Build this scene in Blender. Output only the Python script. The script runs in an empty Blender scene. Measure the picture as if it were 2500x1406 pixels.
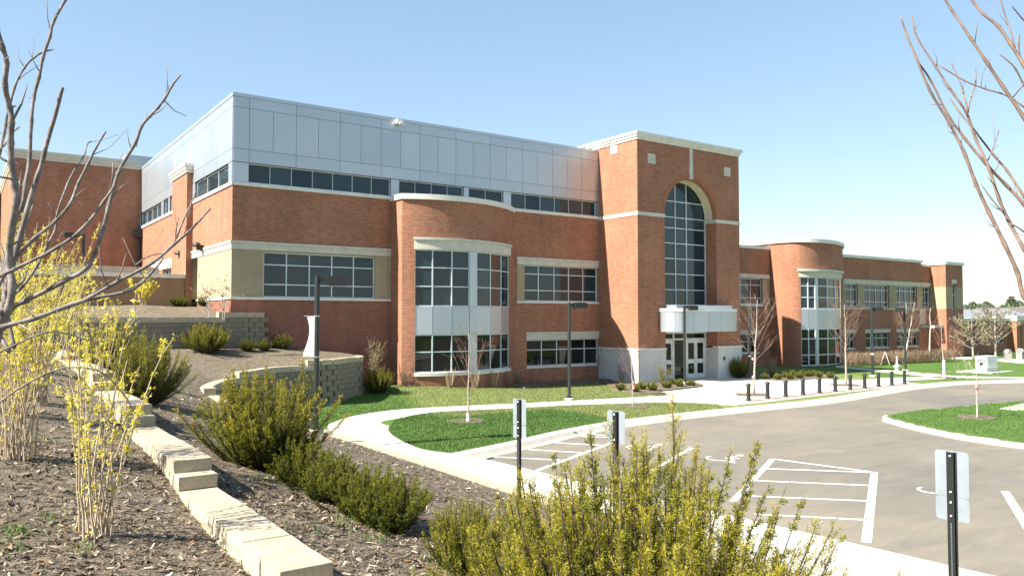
import bpy, math, random
import numpy as np
from mathutils import Vector, Matrix
rnd = random.Random(7); RNG = np.random.default_rng(7)
scene = bpy.context.scene; COL = scene.collection
V3 = lambda *a: np.array(a, float)

# ---------------- camera (solved from the facade's vanishing lines) ----------------
FPX, PITCH, YAW = 1919., math.radians(2.13), math.radians(54.94)
CAM = V3(-8.91, -32.38, 3.40)
cy_, sy_, cp_, sp_ = math.cos(YAW), math.sin(YAW), math.cos(PITCH), math.sin(PITCH)
FW = V3(cy_*cp_, sy_*cp_, sp_); RT = V3(sy_, -cy_, 0); UP = np.cross(RT, FW)
cd = bpy.data.cameras.new('camera'); cam = bpy.data.objects.new('camera', cd); COL.objects.link(cam)
cd.sensor_width = 36; cd.lens = 36*FPX/2500; cd.clip_start = 0.05; cd.clip_end = 3000
M = Matrix.Identity(4)
for i in range(3):
    M[i][0], M[i][1], M[i][2], M[i][3] = RT[i], UP[i], -FW[i], CAM[i]
cam.matrix_world = M; scene.camera = cam

# ---------------- sky, sun, exposure ----------------
SUN_EL, SUN_A = math.radians(42), math.radians(5.5)
sun_dir = V3(-math.cos(SUN_A)*math.cos(SUN_EL), math.sin(SUN_A)*math.cos(SUN_EL), math.sin(SUN_EL))
w = bpy.data.worlds.new('World'); scene.world = w; w.use_nodes = True
nt = w.node_tree; bg = nt.nodes['Background']; sk = nt.nodes.new('ShaderNodeTexSky')
sk.sky_type = 'NISHITA'; sk.sun_disc = False; sk.sun_elevation = SUN_EL
sk.sun_rotation = math.atan2(sun_dir[0], sun_dir[1]); sk.air_density = 1.0; sk.dust_density = 0.25; sk.ozone_density = 1.3
sk.altitude = 200
gm = nt.nodes.new('ShaderNodeGamma'); gm.inputs[1].default_value = .52; hs = nt.nodes.new('ShaderNodeHueSaturation'); hs.inputs['Saturation'].default_value = 1.4   # sky colours graded to imitate thin even haze: flatter, paler all round
nt.links.new(sk.outputs[0], gm.inputs[0]); nt.links.new(gm.outputs[0], hs.inputs['Color']); nt.links.new(hs.outputs[0], bg.inputs[0]); bg.inputs[1].default_value = 0.15
sd = bpy.data.lights.new('sun', 'SUN'); sun = bpy.data.objects.new('sun', sd); COL.objects.link(sun)
sd.energy = 5.0; sd.angle = math.radians(0.53); sd.color = (1.0, 0.93, 0.83)
sun.rotation_euler = Vector(sun_dir).to_track_quat('Z', 'Y').to_euler(); sun.location = (-40, 5, 50)
vs = scene.view_settings; vs.view_transform = 'Standard'; vs.look = 'None'; vs.exposure = 1.6; vs.gamma = 1.0
vs.use_curve_mapping = False
scene.cycles.max_bounces = 6; scene.cycles.diffuse_bounces = 3; scene.cycles.glossy_bounces = 3
scene.cycles.transparent_max_bounces = 8; scene.cycles.use_denoising = True

# ---------------- pixel -> place helpers (photo pixels, 2500 wide) ----------------
def ray(x, y): return FW + RT*(x-1250)/FPX - UP*(y-703)/FPX
def onz(x, y, z=0.): d = ray(x, y); return CAM + d*((z-CAM[2])/d[2])
def onY(x, y, Y=0.): d = ray(x, y); return CAM + d*((Y-CAM[1])/d[1])
def onX(x, y, X=0.): d = ray(x, y); return CAM + d*((X-CAM[0])/d[0])
def atd(x, y, d): return CAM + ray(x, y)*d
def pr(P):
    d = np.asarray(P, float)-CAM; q = d@FW; return 1250+FPX*(d@RT)/q, 703-FPX*(d@UP)/q, q

# ---------------- mesh helpers ----------------
class MB:
    def __init__(s): s.v = []; s.f = []; s.uv = []; s.mi = []
    def face(s, pts, uv=None, mi=0):
        pts = [np.asarray(p, float) for p in pts]
        if uv is None:
            n = np.zeros(3)
            for i in range(len(pts)): n += np.cross(pts[i]-pts[0], pts[(i+1) % len(pts)]-pts[0])
            n /= (np.linalg.norm(n)+1e-12)
            if abs(n[2]) > .7: uv = [(p[0], p[1]) for p in pts]
            else:
                t = V3(-n[1], n[0], 0); t /= np.linalg.norm(t)
                uv = [(p@t, p[2]) for p in pts]
        b = len(s.v); s.v += pts; s.f.append(tuple(range(b, b+len(pts)))); s.uv += uv; s.mi.append(mi)
    def box(s, a, b, mi=0):
        x0, y0, z0 = a; x1, y1, z1 = b
        s.boxo(V3((x0+x1)/2, (y0+y1)/2, (z0+z1)/2), V3((x1-x0)/2, 0, 0), V3(0, (y1-y0)/2, 0), V3(0, 0, (z1-z0)/2), mi)
    def boxo(s, c, ax, ay, az, mi=0):
        c = np.asarray(c, float); P = lambda i, j, k: c+ax*i+ay*j+az*k
        for q in (((-1,-1,-1),(-1,1,-1),(1,1,-1),(1,-1,-1)), ((-1,-1,1),(1,-1,1),(1,1,1),(-1,1,1)),
                  ((-1,-1,-1),(1,-1,-1),(1,-1,1),(-1,-1,1)), ((1,1,-1),(-1,1,-1),(-1,1,1),(1,1,1)),
                  ((-1,1,-1),(-1,-1,-1),(-1,-1,1),(-1,1,1)), ((1,-1,-1),(1,1,-1),(1,1,1),(1,-1,1))):
            s.face([P(*t) for t in q], mi=mi)
    def prism(s, poly, z0, z1, mi=0, top=True, bottom=False):
        n = len(poly)
        for i in range(n):
            a, b = poly[i], poly[(i+1) % n]
            s.face([(a[0], a[1], z0), (b[0], b[1], z0), (b[0], b[1], z1), (a[0], a[1], z1)], mi=mi)
        if top: s.face([(p[0], p[1], z1) for p in poly], mi=mi)
        if bottom: s.face([(p[0], p[1], z0) for p in poly[::-1]], mi=mi)
    def tube(s, pts, rad, n=6, mi=0):
        pts = [np.asarray(p, float) for p in pts]; m = len(pts); rings = []
        ref = None
        for i in range(m):
            t = pts[min(i+1, m-1)]-pts[max(i-1, 0)]; t /= (np.linalg.norm(t)+1e-9)
            if ref is None:
                ref = np.cross(t, V3(0.3, 0.9, 0.2)); 
                if np.linalg.norm(ref) < .1: ref = np.cross(t, V3(1, 0, 0))
            a = ref - t*(ref@t); a /= (np.linalg.norm(a)+1e-9); ref = a; b = np.cross(t, a)
            r = rad[i] if hasattr(rad, '__len__') else rad
            rings.append(len(s.v))
            for k in range(n):
                th = 2*math.pi*k/n; s.v.append(pts[i]+(a*math.cos(th)+b*math.sin(th))*r)
        for i in range(m-1):
            for k in range(n):
                k2 = (k+1) % n
                s.f.append((rings[i]+k, rings[i]+k2, rings[i+1]+k2, rings[i+1]+k)); s.uv += [(0, 0), (1, 0), (1, 1), (0, 1)]; s.mi.append(mi)
        s.f.append(tuple(rings[-1]+k for k in range(n))); s.uv += [(0, 0)]*n; s.mi.append(mi)
        s.f.append(tuple(rings[0]+k for k in range(n-1, -1, -1))); s.uv += [(0, 0)]*n; s.mi.append(mi)
    def lathe(s, prof, c=(0, 0, 0), n=16, mi=0):
        rings = []
        for r, z in prof:
            rings.append(len(s.v))
            for k in range(n): th = 2*math.pi*k/n; s.v.append(V3(c[0]+r*math.cos(th), c[1]+r*math.sin(th), c[2]+z))
        for i in range(len(prof)-1):
            for k in range(n):
                k2 = (k+1) % n
                s.f.append((rings[i]+k, rings[i]+k2, rings[i+1]+k2, rings[i+1]+k)); s.uv += [(k/n, 0), ((k+1)/n, 0), ((k+1)/n, 1), (k/n, 1)]; s.mi.append(mi)
        s.f.append(tuple(rings[-1]+k for k in range(n))); s.uv += [(0, 0)]*n; s.mi.append(mi)
    def build(s, name, mat, parent=None, smooth=False, bevel=0):
        me = bpy.data.meshes.new(name)
        me.from_pydata([tuple(map(float, p)) for p in s.v], [], s.f)
        l = me.uv_layers.new(name='UVMap')
        if len(s.uv) == len(me.loops): l.data.foreach_set('uv', np.array(s.uv, np.float32).ravel())
        mats = mat if isinstance(mat, (list, tuple)) else [mat]
        for m_ in mats: me.materials.append(m_)
        if len(mats) > 1: me.polygons.foreach_set('material_index', s.mi)
        if smooth: me.polygons.foreach_set('use_smooth', [True]*len(me.polygons))
        me.update(); return link(name, me, parent, bevel)
def link(name, me, parent=None, bevel=0):
    o = bpy.data.objects.new(name, me); COL.objects.link(o)
    if parent is not None:
        o.parent = parent; o.matrix_parent_inverse = Matrix.Translation(-parent.location) if parent.location.length else Matrix.Identity(4)
    if bevel:
        b = o.modifiers.new('bevel', 'BEVEL'); b.width = bevel; b.segments = 2; b.limit_method = 'ANGLE'
    return o
def tag(o, label=None, cat=None, group=None, kind=None):
    if label: o['label'] = label
    if cat: o['category'] = cat
    if group: o['group'] = group
    if kind: o['kind'] = kind
    return o
def thing(name, loc, label, cat, group=None):
    o = bpy.data.objects.new(name, None); COL.objects.link(o); o.location = tuple(map(float, loc)); o.empty_display_size = .2
    return tag(o, label, cat, group)
def struct(name, mb, mat, **k): return tag(mb.build(name, mat, **k), kind='structure')
def copy_tree(o, loc, rz=0., sc=1., label=None, group=None):
    r = o.copy(); COL.objects.link(r); r.location = tuple(map(float, loc)); r.rotation_euler = (0, 0, rz); r.scale = (sc, sc, sc)
    if label: r['label'] = label
    if group: r['group'] = group
    for ch in o.children:
        c = ch.copy(); COL.objects.link(c); c.parent = r
        for g in ch.children:
            d = g.copy(); COL.objects.link(d); d.parent = c
    return r
def soup(name, P, mat, parent=None, col=None, k=4):
    """P: (N,k,3) separate polygons, col: (N,) or (N,3) colour per polygon"""
    N = len(P); me = bpy.data.meshes.new(name)
    me.vertices.add(N*k); me.vertices.foreach_set('co', np.ascontiguousarray(P, np.float32).ravel())
    me.loops.add(N*k); me.loops.foreach_set('vertex_index', np.arange(N*k, dtype=np.int32))
    me.polygons.add(N); me.polygons.foreach_set('loop_start', np.arange(0, N*k, k, dtype=np.int32)); me.polygons.foreach_set('loop_total', np.full(N, k, np.int32))
    if col is not None:
        a = me.color_attributes.new('tone', 'FLOAT_COLOR', 'POINT'); c = np.ones((N, k, 4), np.float32); col = np.asarray(col)
        if col.ndim == 1: col = np.repeat(col[:, None], 3, 1)
        c[:, :, :3] = col[:, None, :]; a.data.foreach_set('color', c.ravel())
    me.materials.append(mat); me.update(); me.validate(); return link(name, me, parent)

# ---------------- materials ----------------
def nmat(name):
    m = bpy.data.materials.new(name); m.use_nodes = True; t = m.node_tree
    return m, t, t.nodes['Principled BSDF']
def N(t, typ, **k):
    n = t.nodes.new(typ)
    for a, b in k.items(): setattr(n, a, b)
    return n
def ramp(t, fac, stops):
    r = N(t, 'ShaderNodeValToRGB'); e = r.color_ramp.elements
    while len(e) < len(stops): e.new(.5)
    for q, (p, c) in zip(e, stops): q.position = p; q.color = (*c, 1)
    t.links.new(fac, r.inputs[0]); return r.outputs[0]
def noise(t, vec, scale, detail=4, rough=.6, mapping=None):
    n = N(t, 'ShaderNodeTexNoise'); n.inputs['Scale'].default_value = scale; n.inputs['Detail'].default_value = detail; n.inputs['Roughness'].default_value = rough
    if mapping is not None:
        mp = N(t, 'ShaderNodeMapping'); mp.inputs['Scale'].default_value = mapping; t.links.new(vec, mp.inputs[0]); vec = mp.outputs[0]
    if vec is not None: t.links.new(vec, n.inputs['Vector'])
    return n.outputs[0]
def mix(t, fac, a, b, mode='MIX'):
    n = N(t, 'ShaderNodeMix', data_type='RGBA', blend_type=mode)
    for sock, val in ((n.inputs[0], fac), (n.inputs[6], a), (n.inputs[7], b)):
        if isinstance(val, (float, int)): sock.default_value = val
        elif isinstance(val, tuple): sock.default_value = (*val, 1)
        else: t.links.new(val, sock)
    return n.outputs[2]
def bump(t, b, h, strength=.3, dist=.01):
    n = N(t, 'ShaderNodeBump'); n.inputs['Strength'].default_value = strength; n.inputs['Distance'].default_value = dist
    t.links.new(h, n.inputs['Height']); t.links.new(n.outputs[0], b.inputs['Normal'])
def mat_noise(name, stops, scale, rough=.8, detail=6, bstr=.2, bdist=.01, metallic=0, fine=None, mapping=None, spec=.4):
    m, t, b = nmat(name); tc = N(t, 'ShaderNodeTexCoord').outputs['Object']
    f = noise(t, tc, scale, detail, mapping=mapping); c = ramp(t, f, stops)
    if fine:
        f2 = noise(t, tc, fine, 3); c = mix(t, .35, c, ramp(t, f2, [(.3, (.35,)*3), (.7, (1.4,)*3)]), 'MULTIPLY')
        bump(t, b, f2, bstr, bdist)
    elif bstr: bump(t, b, f, bstr, bdist)
    t.links.new(c, b.inputs['Base Color']); b.inputs['Roughness'].default_value = rough; b.inputs['Metallic'].default_value = metallic
    b.inputs['Specular IOR Level'].default_value = spec
    return m
def mat_brick(name, c1, c2, mortar, bw=.203, bh=.0677, flash=(.165, .115, .078), mw=.012):
    m, t, b = nmat(name); uv = N(t, 'ShaderNodeUVMap').outputs[0]
    br = N(t, 'ShaderNodeTexBrick'); br.offset = .5; t.links.new(uv, br.inputs['Vector'])
    br.inputs['Color1'].default_value = (*c1, 1); br.inputs['Color2'].default_value = (*c2, 1); br.inputs['Mortar'].default_value = (*mortar, 1)
    br.inputs['Scale'].default_value = 1; br.inputs['Mortar Size'].default_value = mw/2; br.inputs['Mortar Smooth'].default_value = .2
    br.inputs['Brick Width'].default_value = bw; br.inputs['Row Height'].default_value = bh; br.inputs['Bias'].default_value = -.1
    # smears of darker fired brick, whole bricks at a time
    f = noise(t, uv, 1.0, 5, .7, mapping=(1.1, 5.5, 1)); fl = ramp(t, f, [(.55, (0, 0, 0)), (.68, (.75,)*3)])
    inv = N(t, 'ShaderNodeMath', operation='SUBTRACT'); inv.inputs[0].default_value = 1; t.links.new(br.outputs['Fac'], inv.inputs[1])
    fm = N(t, 'ShaderNodeMath', operation='MULTIPLY'); t.links.new(fl, fm.inputs[0]); t.links.new(inv.outputs[0], fm.inputs[1])
    c = mix(t, fm.outputs[0], br.outputs['Color'], flash)
    g = noise(t, uv, .35, 3); c = mix(t, .5, c, ramp(t, g, [(.3, (.72,)*3), (.7, (1.22,)*3)]), 'MULTIPLY')
    st = noise(t, uv, 1.0, 4, .6, mapping=(2.6, .22, 1)); c = mix(t, .45, c, ramp(t, st, [(.3, (.76,)*3), (.62, (1.1,)*3)]), 'MULTIPLY')
    t.links.new(c, b.inputs['Base Color']); b.inputs['Roughness'].default_value = .85; b.inputs['Specular IOR Level'].default_value = .25
    bump(t, b, inv.outputs[0], .5, .006); return m
def mat_tone(name, stops, rough=.6, trans=.0, spec=.3):
    m, t, b = nmat(name); a = N(t, 'ShaderNodeVertexColor', layer_name='tone'); c = ramp(t, a.outputs[0], stops)
    t.links.new(c, b.inputs['Base Color']); b.inputs['Roughness'].default_value = rough; b.inputs['Specular IOR Level'].default_value = spec
    if trans:
        tr = N(t, 'ShaderNodeBsdfTranslucent'); t.links.new(c, tr.inputs[0]); ms = N(t, 'ShaderNodeMixShader'); ms.inputs[0].default_value = trans
        t.links.new(b.outputs[0], ms.inputs[1]); t.links.new(tr.outputs[0], ms.inputs[2]); t.links.new(ms.outputs[0], t.nodes['Material Output'].inputs[0])
    return m
def mat_plain(name, col, rough=.5, metallic=0, spec=.5, var=.12, scale=3):
    return mat_noise(name, [(.3, tuple(c*(1-var) for c in col)), (.7, tuple(min(1, c*(1+var)) for c in col))], scale, rough, 3, 0, metallic=metallic, spec=spec)

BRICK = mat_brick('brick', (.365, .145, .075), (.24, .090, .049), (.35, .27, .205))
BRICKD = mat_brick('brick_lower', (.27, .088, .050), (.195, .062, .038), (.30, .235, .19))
TAN = mat_brick('tan_block', (.36, .305, .20), (.33, .275, .175), (.37, .32, .23), .40, .20, (.30, .24, .15), .008)
def mat_stone(name, col, scale=2.2, var=.16):
    return mat_noise(name, [(.25, tuple(c*(1-var) for c in col)), (.75, tuple(c*(1+var*.7) for c in col))], scale, .8, 6, .15, .004, fine=60)
STONE = mat_stone('limestone', (.56, .545, .46)); STONEB = mat_stone('cast_stone_base', (.56, .57, .54), 1.2, .12)
CREAM = mat_stone('cream_render', (.66, .60, .42)); WHITES = mat_stone('white_coping', (.70, .69, .63))
def mat_panel():
    m, t, b = nmat('aluminium_panel'); oi = N(t, 'ShaderNodeObjectInfo')
    c = ramp(t, oi.outputs['Random'], [(0, (.44, .485, .525)), (1, (.49, .53, .565))])
    tc = N(t, 'ShaderNodeTexCoord').outputs['Object']; g = noise(t, tc, .6, 3); c = mix(t, .4, c, ramp(t, g, [(.3, (.92,)*3), (.7, (1.06,)*3)]), 'MULTIPLY')
    t.links.new(c, b.inputs['Base Color']); b.inputs['Metallic'].default_value = .72; b.inputs['Roughness'].default_value = .42; return m
PANEL = mat_panel(); JOINT = mat_plain('panel_joint', (.10, .10, .10), .9)
FRAME = mat_plain('window_frame', (.56, .62, .64), .4, .15); FRAMEW = mat_plain('door_frame', (.60, .63, .62), .4)
def mat_glass(name, c0, c1, ior=1.45):
    m, t, b = nmat(name); oi = N(t, 'ShaderNodeObjectInfo'); c = ramp(t, oi.outputs['Random'], [(0, c0), (1, c1)])
    t.links.new(c, b.inputs['Base Color']); b.inputs['Roughness'].default_value = .02; b.inputs['IOR'].default_value = ior; b.inputs['Specular IOR Level'].default_value = .5
    tc = N(t, 'ShaderNodeTexCoord').outputs['Object']; bump(t, b, noise(t, tc, .8, 1), .02, .02)
    return m
GLASS = mat_glass('glass', (.008, .023, .031), (.032, .056, .068)); GLASSL = mat_glass('low_glass', (.004, .008, .006), (.012, .018, .014), 1.42)
CONC = mat_noise('concrete', [(.3, (.50, .47, .40)), (.7, (.60, .575, .51))], 1.3, .85, 6, .1, .003, fine=70)
KERB = mat_noise('kerb_concrete', [(.3, (.45, .42, .34)), (.7, (.58, .55, .47))], 2.5, .85, 6, .15, .004, fine=60)
PAVER = mat_brick('paver', (.36, .27, .22), (.42, .34, .29), (.40, .36, .31), .2, .1, (.3, .24, .2))
PAINT = mat_noise('road_paint', [(.35, (.62, .62, .60)), (.6, (.80, .80, .78))], 9, .7, 6, .1, .002, fine=120)
def mat_asphalt():
    m, t, b = nmat('asphalt'); tc = N(t, 'ShaderNodeTexCoord').outputs['Object']
    big = noise(t, tc, .16, 5, .65); mid = noise(t, tc, .55, 6, .72, mapping=(.8, 3.4, 1)); fine = noise(t, tc, 70, 3); mid.node.inputs['Distortion'].default_value = 1.1
    c = ramp(t, big, [(.30, (.130, .123, .110)), (.5, (.168, .153, .125)), (.70, (.212, .188, .145))])
    c = mix(t, .75, c, ramp(t, mid, [(.28, (.78,)*3), (.7, (1.18, 1.16, 1.1))]), 'MULTIPLY')
    c = mix(t, .45, c, ramp(t, fine, [(.3, (.55,)*3), (.7, (1.4,)*3)]), 'MULTIPLY')
    t.links.new(c, b.inputs['Base Color']); b.inputs['Roughness'].default_value = .85; b.inputs['Specular IOR Level'].default_value = .3; bump(t, b, fine, .3, .004); return m
ASPH = mat_asphalt()
def mat_lawn():
    m, t, b = nmat('lawn'); tc = N(t, 'ShaderNodeTexCoord').outputs['Object']; a = N(t, 'ShaderNodeVertexColor', layer_name='tone')
    n1 = noise(t, tc, 1.4, 5, .7); n2 = noise(t, tc, 28, 3)
    em = ramp(t, n1, [(.28, (.050, .105, .020)), (.55, (.085, .150, .034)), (.75, (.135, .165, .055))]); pa = ramp(t, n1, [(.3, (.115, .165, .045)), (.7, (.215, .235, .085))])
    c = mix(t, a.outputs[0], em, pa); c = mix(t, .7, c, ramp(t, n2, [(.3, (.5,)*3), (.7, (1.45,)*3)]), 'MULTIPLY')
    t.links.new(c, b.inputs['Base Color']); b.inputs['Roughness'].default_value = .9; b.inputs['Specular IOR Level'].default_value = .1; bump(t, b, n2, .6, .03); return m
LAWN = mat_lawn()
BLADE = mat_tone('grass_blade', [(0, (.055, .12, .024)), (.5, (.10, .175, .042)), (1, (.22, .235, .09))], .7, .25)
MULCH = mat_noise('mulch', [(.3, (.062, .047, .030)), (.5, (.14, .112, .076)), (.75, (.255, .215, .152))], 9, .95, 8, .8, .03, fine=45)
CHIP = mat_tone('bark_chip', [(0, (.04, .027, .016)), (.4, (.14, .105, .067)), (.75, (.30, .25, .18)), (1, (.60, .53, .42))], .9)
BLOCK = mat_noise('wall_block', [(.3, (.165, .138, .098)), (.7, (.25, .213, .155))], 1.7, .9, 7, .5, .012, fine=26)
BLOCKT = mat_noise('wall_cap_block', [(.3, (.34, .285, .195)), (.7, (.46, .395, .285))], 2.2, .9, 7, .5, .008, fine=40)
BLACK = mat_plain('black_paint', (.018, .020, .019), .35); DKGREEN = mat_plain('dark_green_paint', (.018, .023, .022), .45)
SIGNB = mat_plain('sign_back_aluminium', (.30, .345, .375), .4, .35); WHITE = mat_plain('white_paint', (.80, .80, .78), .5)
BOLT = mat_plain('bolt_steel', (.6, .6, .6), .3, .8)
BARK = mat_noise('bark_grey', [(.3, (.085, .07, .06)), (.55, (.19, .165, .145)), (.75, (.30, .27, .24))], 26, .85, 7, .9, .004)
BARKL = mat_noise('bark_pale', [(.3, (.22, .19, .15)), (.7, (.42, .38, .32))], 12, .85, 5, .4, .006)
BARKR = mat_noise('twig_red', [(.3, (.16, .075, .06)), (.7, (.30, .17, .14))], 14, .8, 4, 0)
BARKB = mat_noise('bark_brown', [(.3, (.11, .07, .05)), (.7, (.24, .165, .12))], 14, .8, 4, .3, .005)
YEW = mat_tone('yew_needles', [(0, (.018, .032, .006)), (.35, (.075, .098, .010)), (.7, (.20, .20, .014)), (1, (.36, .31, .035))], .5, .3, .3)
GREENS = mat_tone('green_leaves', [(0, (.03, .055, .012)), (.5, (.09, .12, .02)), (1, (.25, .25, .05))], .55, .3)
PALELEAF = mat_tone('pale_leaves', [(0, (.12, .12, .06)), (.5, (.27, .25, .14)), (1, (.46, .42, .30))], .7, .3)
FORS = mat_tone('forsythia_petals', [(0, (.55, .45, .02)), (.5, (.74, .65, .07)), (1, (.84, .79, .26))], .6, .35)
STRAW = mat_tone('dry_stems', [(0, (.12, .08, .045)), (.5, (.27, .20, .125)), (1, (.44, .35, .24))], .8, .1)
FARG = mat_tone('hazed_far_leaves', [(0, (.07, .10, .06)), (.5, (.12, .155, .09)), (1, (.20, .235, .15))], .8, .2)  # leaf colours lightened to stand in for air haze over distance
BARKY = mat_noise('yew_bark', [(.3, (.045, .028, .02)), (.7, (.10, .065, .045))], 14, .85, 4, 0)
RIBBON = mat_plain('pink_ribbon', (.75, .22, .22), .6)
GRAVELG = mat_noise('field', [(.3, (.06, .11, .03)), (.7, (.12, .17, .05))], .3, .95, 4, 0)
GREYP = mat_plain('grey_bin', (.22, .215, .20), .7); SHINGLE = mat_noise('roof_shingle', [(.3, (.10, .09, .08)), (.7, (.16, .14, .12))], 4, .9, 4, 0)
BROWNW = mat_brick('brown_stucco', (.30, .205, .125), (.28, .19, .115), (.29, .20, .12), .4, .2, (.24, .16, .1), .006)
print('materials ok')

# ---------------- terrain heights ----------------
def sstep(t): t = np.clip(t, 0, 1); return t*t*(3-2*t)
def lawn_z(x, y):
    x = np.asarray(x, float); y = np.asarray(y, float)
    return -.03 + .42*sstep((y+5.6)/4.2)*(1-sstep((x-6.5)/8.5)) + .07*sstep((y+14)/2.5)*(1-sstep((y+9.5)/2))*(1-sstep((x-9)/5))*sstep((x-1.2)/2)
B_PX = [(575, 985, 1.15), (535, 970, 1.2), (508, 956, 1.3), (500, 944, 1.4), (520, 932, 1.42), (555, 920, 1.45), (590, 910, 1.55), (660, 896, 1.6), (728, 886, 1.7), (800, 877, 1.8), (845, 871, 1.82), (866, 868, 1.85)]
B_PTS = [onz(x, y, z) for x, y, z in B_PX]
A_PLAN = [V3(1.35, -.06, 0), V3(.7, -.40, 0), V3(-1.6, -.55, 0), V3(-4.1, -.65, 0), V3(-7.0, -.8, 0), V3(-12, -1.0, 0)]
ctl = []
for y in np.linspace(-44, -10.5, 16): ctl.append((-.36, y, .10))
for y, z in ((-44, 1.35), (-38, 1.4), (-31, 1.36), (-27, 1.44), (-24.2, 1.56), (-23, 1.74), (-20.9, 1.87), (-19.8, 2.03), (-17.9, 2.17), (-16, 2.32), (-12.5, 2.42), (-10, 2.5)): ctl.append((-7.1, y, z))
for y, z in ((-42, 2.0), (-34, 1.95), (-28, 1.95), (-24, 2.15), (-20, 2.6), (-15, 2.8)): ctl.append((-11, y, z))
for y, z in ((-42, 2.6), (-32, 2.6), (-22, 2.9), (-12, 3.1), (-4, 3.1)): ctl.append((-18, y, z))
for y in (-44, -30, -15, 0): ctl.append((-32, y, 3.6))
ctl.append((-8.9, -32.4, 1.76))
for p in B_PTS: ctl.append((p[0], p[1], p[2]-.09))
for x, y, z in ((1.5, -.3, 2.2), (4, -.1, 1.95), (6.3, -.1, 1.76), (-1.6, -.8, 2.22), (-4.1, -.9, 2.25), (-7.5, -1.0, 2.4), (-11, -1.2, 2.7), (-3.5, -10.5, 1.2), (-4.5, -6.5, 1.9), (-.8, -8.5, .55)): ctl.append((x, y, z))
ctl = np.array(ctl)
def phi(r): return np.where(r > 1e-9, r*r*np.log(r+1e-12), 0)
def rbf_fit(P, z, lam=.02):
    n = len(P); K = phi(np.linalg.norm(P[:, None]-P[None], axis=2)) + lam*np.eye(n); Q = np.c_[np.ones(n), P]
    A = np.block([[K, Q], [Q.T, np.zeros((3, 3))]]); return np.linalg.solve(A, np.r_[z, 0, 0, 0])
CW = rbf_fit(ctl[:, :2], ctl[:, 2])
def mz(x, y):
    x = np.atleast_1d(np.asarray(x, float)); y = np.atleast_1d(np.asarray(y, float)); out = np.empty(x.shape)
    X = np.c_[x.ravel(), y.ravel()]
    for i in range(0, len(X), 20000):
        s = X[i:i+20000]; K = phi(np.linalg.norm(s[:, None]-ctl[None, :, :2], axis=2)); out.ravel()[i:i+20000] = K@CW[:-3] + CW[-3] + s@CW[-2:]
    return out
def mz1(x, y): return float(mz([x], [y])[0])
def hit(x, y, tmax=60):
    d = ray(x, y); t = np.linspace(1.5, tmax, 2400); P = CAM + d*t[:, None]; g = mz(P[:, 0], P[:, 1]); k = np.argmax(P[:, 2] < g)
    p = P[k]; return V3(p[0], p[1], g[k])
def inpoly(poly, x, y):
    x = np.asarray(x); y = np.asarray(y); r = np.zeros(x.shape, bool); n = len(poly)
    for i in range(n):
        x0, y0 = poly[i][:2]; x1, y1 = poly[(i+1) % n][:2]
        c = ((y0 > y) != (y1 > y)) & (x < (x1-x0)*(y-y0)/(y1-y0+1e-12)+x0); r ^= c
    return r
def grid_sheet(name, mat, poly, zf, x0, x1, y0, y1, step, tone=None):
    nx = int((x1-x0)/step)+1; ny = int((y1-y0)/step)+1; gx = np.linspace(x0, x1, nx); gy = np.linspace(y0, y1, ny); X, Y = np.meshgrid(gx, gy)
    Z = zf(X.ravel(), Y.ravel()).reshape(X.shape); cxm = (X[:-1, :-1]+X[1:, 1:])/2; cym = (Y[:-1, :-1]+Y[1:, 1:])/2; keep = inpoly(poly, cxm, cym)
    idx = np.arange(nx*ny).reshape(ny, nx); q = np.stack([idx[:-1, :-1], idx[:-1, 1:], idx[1:, 1:], idx[1:, :-1]], -1)[keep]
    used = np.unique(q); mp = -np.ones(nx*ny, int); mp[used] = np.arange(len(used)); V = np.stack([X.ravel(), Y.ravel(), Z.ravel()], 1)[used]
    me = bpy.data.meshes.new(name); me.from_pydata(V.tolist(), [], mp[q].tolist()); me.materials.append(mat); me.polygons.foreach_set('use_smooth', [True]*len(me.polygons))
    if tone is not None:
        a = me.color_attributes.new('tone', 'FLOAT_COLOR', 'POINT'); c = np.ones((len(V), 4), np.float32); c[:, :3] = tone(V[:, 0], V[:, 1])[:, None]; a.data.foreach_set('color', c.ravel())
    return tag(link(name, me), kind='structure')
def resample(pts, step):
    pts = [np.asarray(p, float) for p in pts]; seg = [np.linalg.norm(b-a) for a, b in zip(pts, pts[1:])]; L = sum(seg); n = max(1, round(L/step)); out = []
    cum = np.r_[0, np.cumsum(seg)]
    for k in range(n+1):
        s = L*k/n; i = min(len(seg)-1, int(np.searchsorted(cum, s, 'right'))-1); t = (s-cum[i])/seg[i]; out.append(pts[i]*(1-t)+pts[i+1]*t)
    return out
def catmull(pts, m=8):
    pts = [np.asarray(p, float) for p in pts]; P = [2*pts[0]-pts[1]]+pts+[2*pts[-1]-pts[-2]]; out = []
    for i in range(1, len(P)-2):
        for k in range(m):
            t = k/m; a, b, c, d = P[i-1:i+3]
            out.append(.5*((2*b)+(c-a)*t+(2*a-5*b+4*c-d)*t*t+(3*b-a-3*c+d)*t**3))
    out.append(pts[-1]); return out

# ---------------- ground ----------------
mb = MB(); mb.face([(-900, -900, -.6), (1400, -900, -.6), (1400, 1400, -.6), (-900, 1400, -.6)]); struct('ground', mb, GRAVELG)
mb = MB(); road_poly = [(1.2, -16.4), (3.4, -15.3), (8.4, -13.75), (14.8, -13.5), (20, -13.5), (28.5, -12.3), (34.4, -12.3), (38.3, -13.7), (46, -18), (90, -30), (90, -90), (3, -90), (2.6, -30), (2.1, -26), (1.7, -20)]
mb.face([(x, y, -.10) for x, y in road_poly]); road = struct('road', mb, ASPH)
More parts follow.
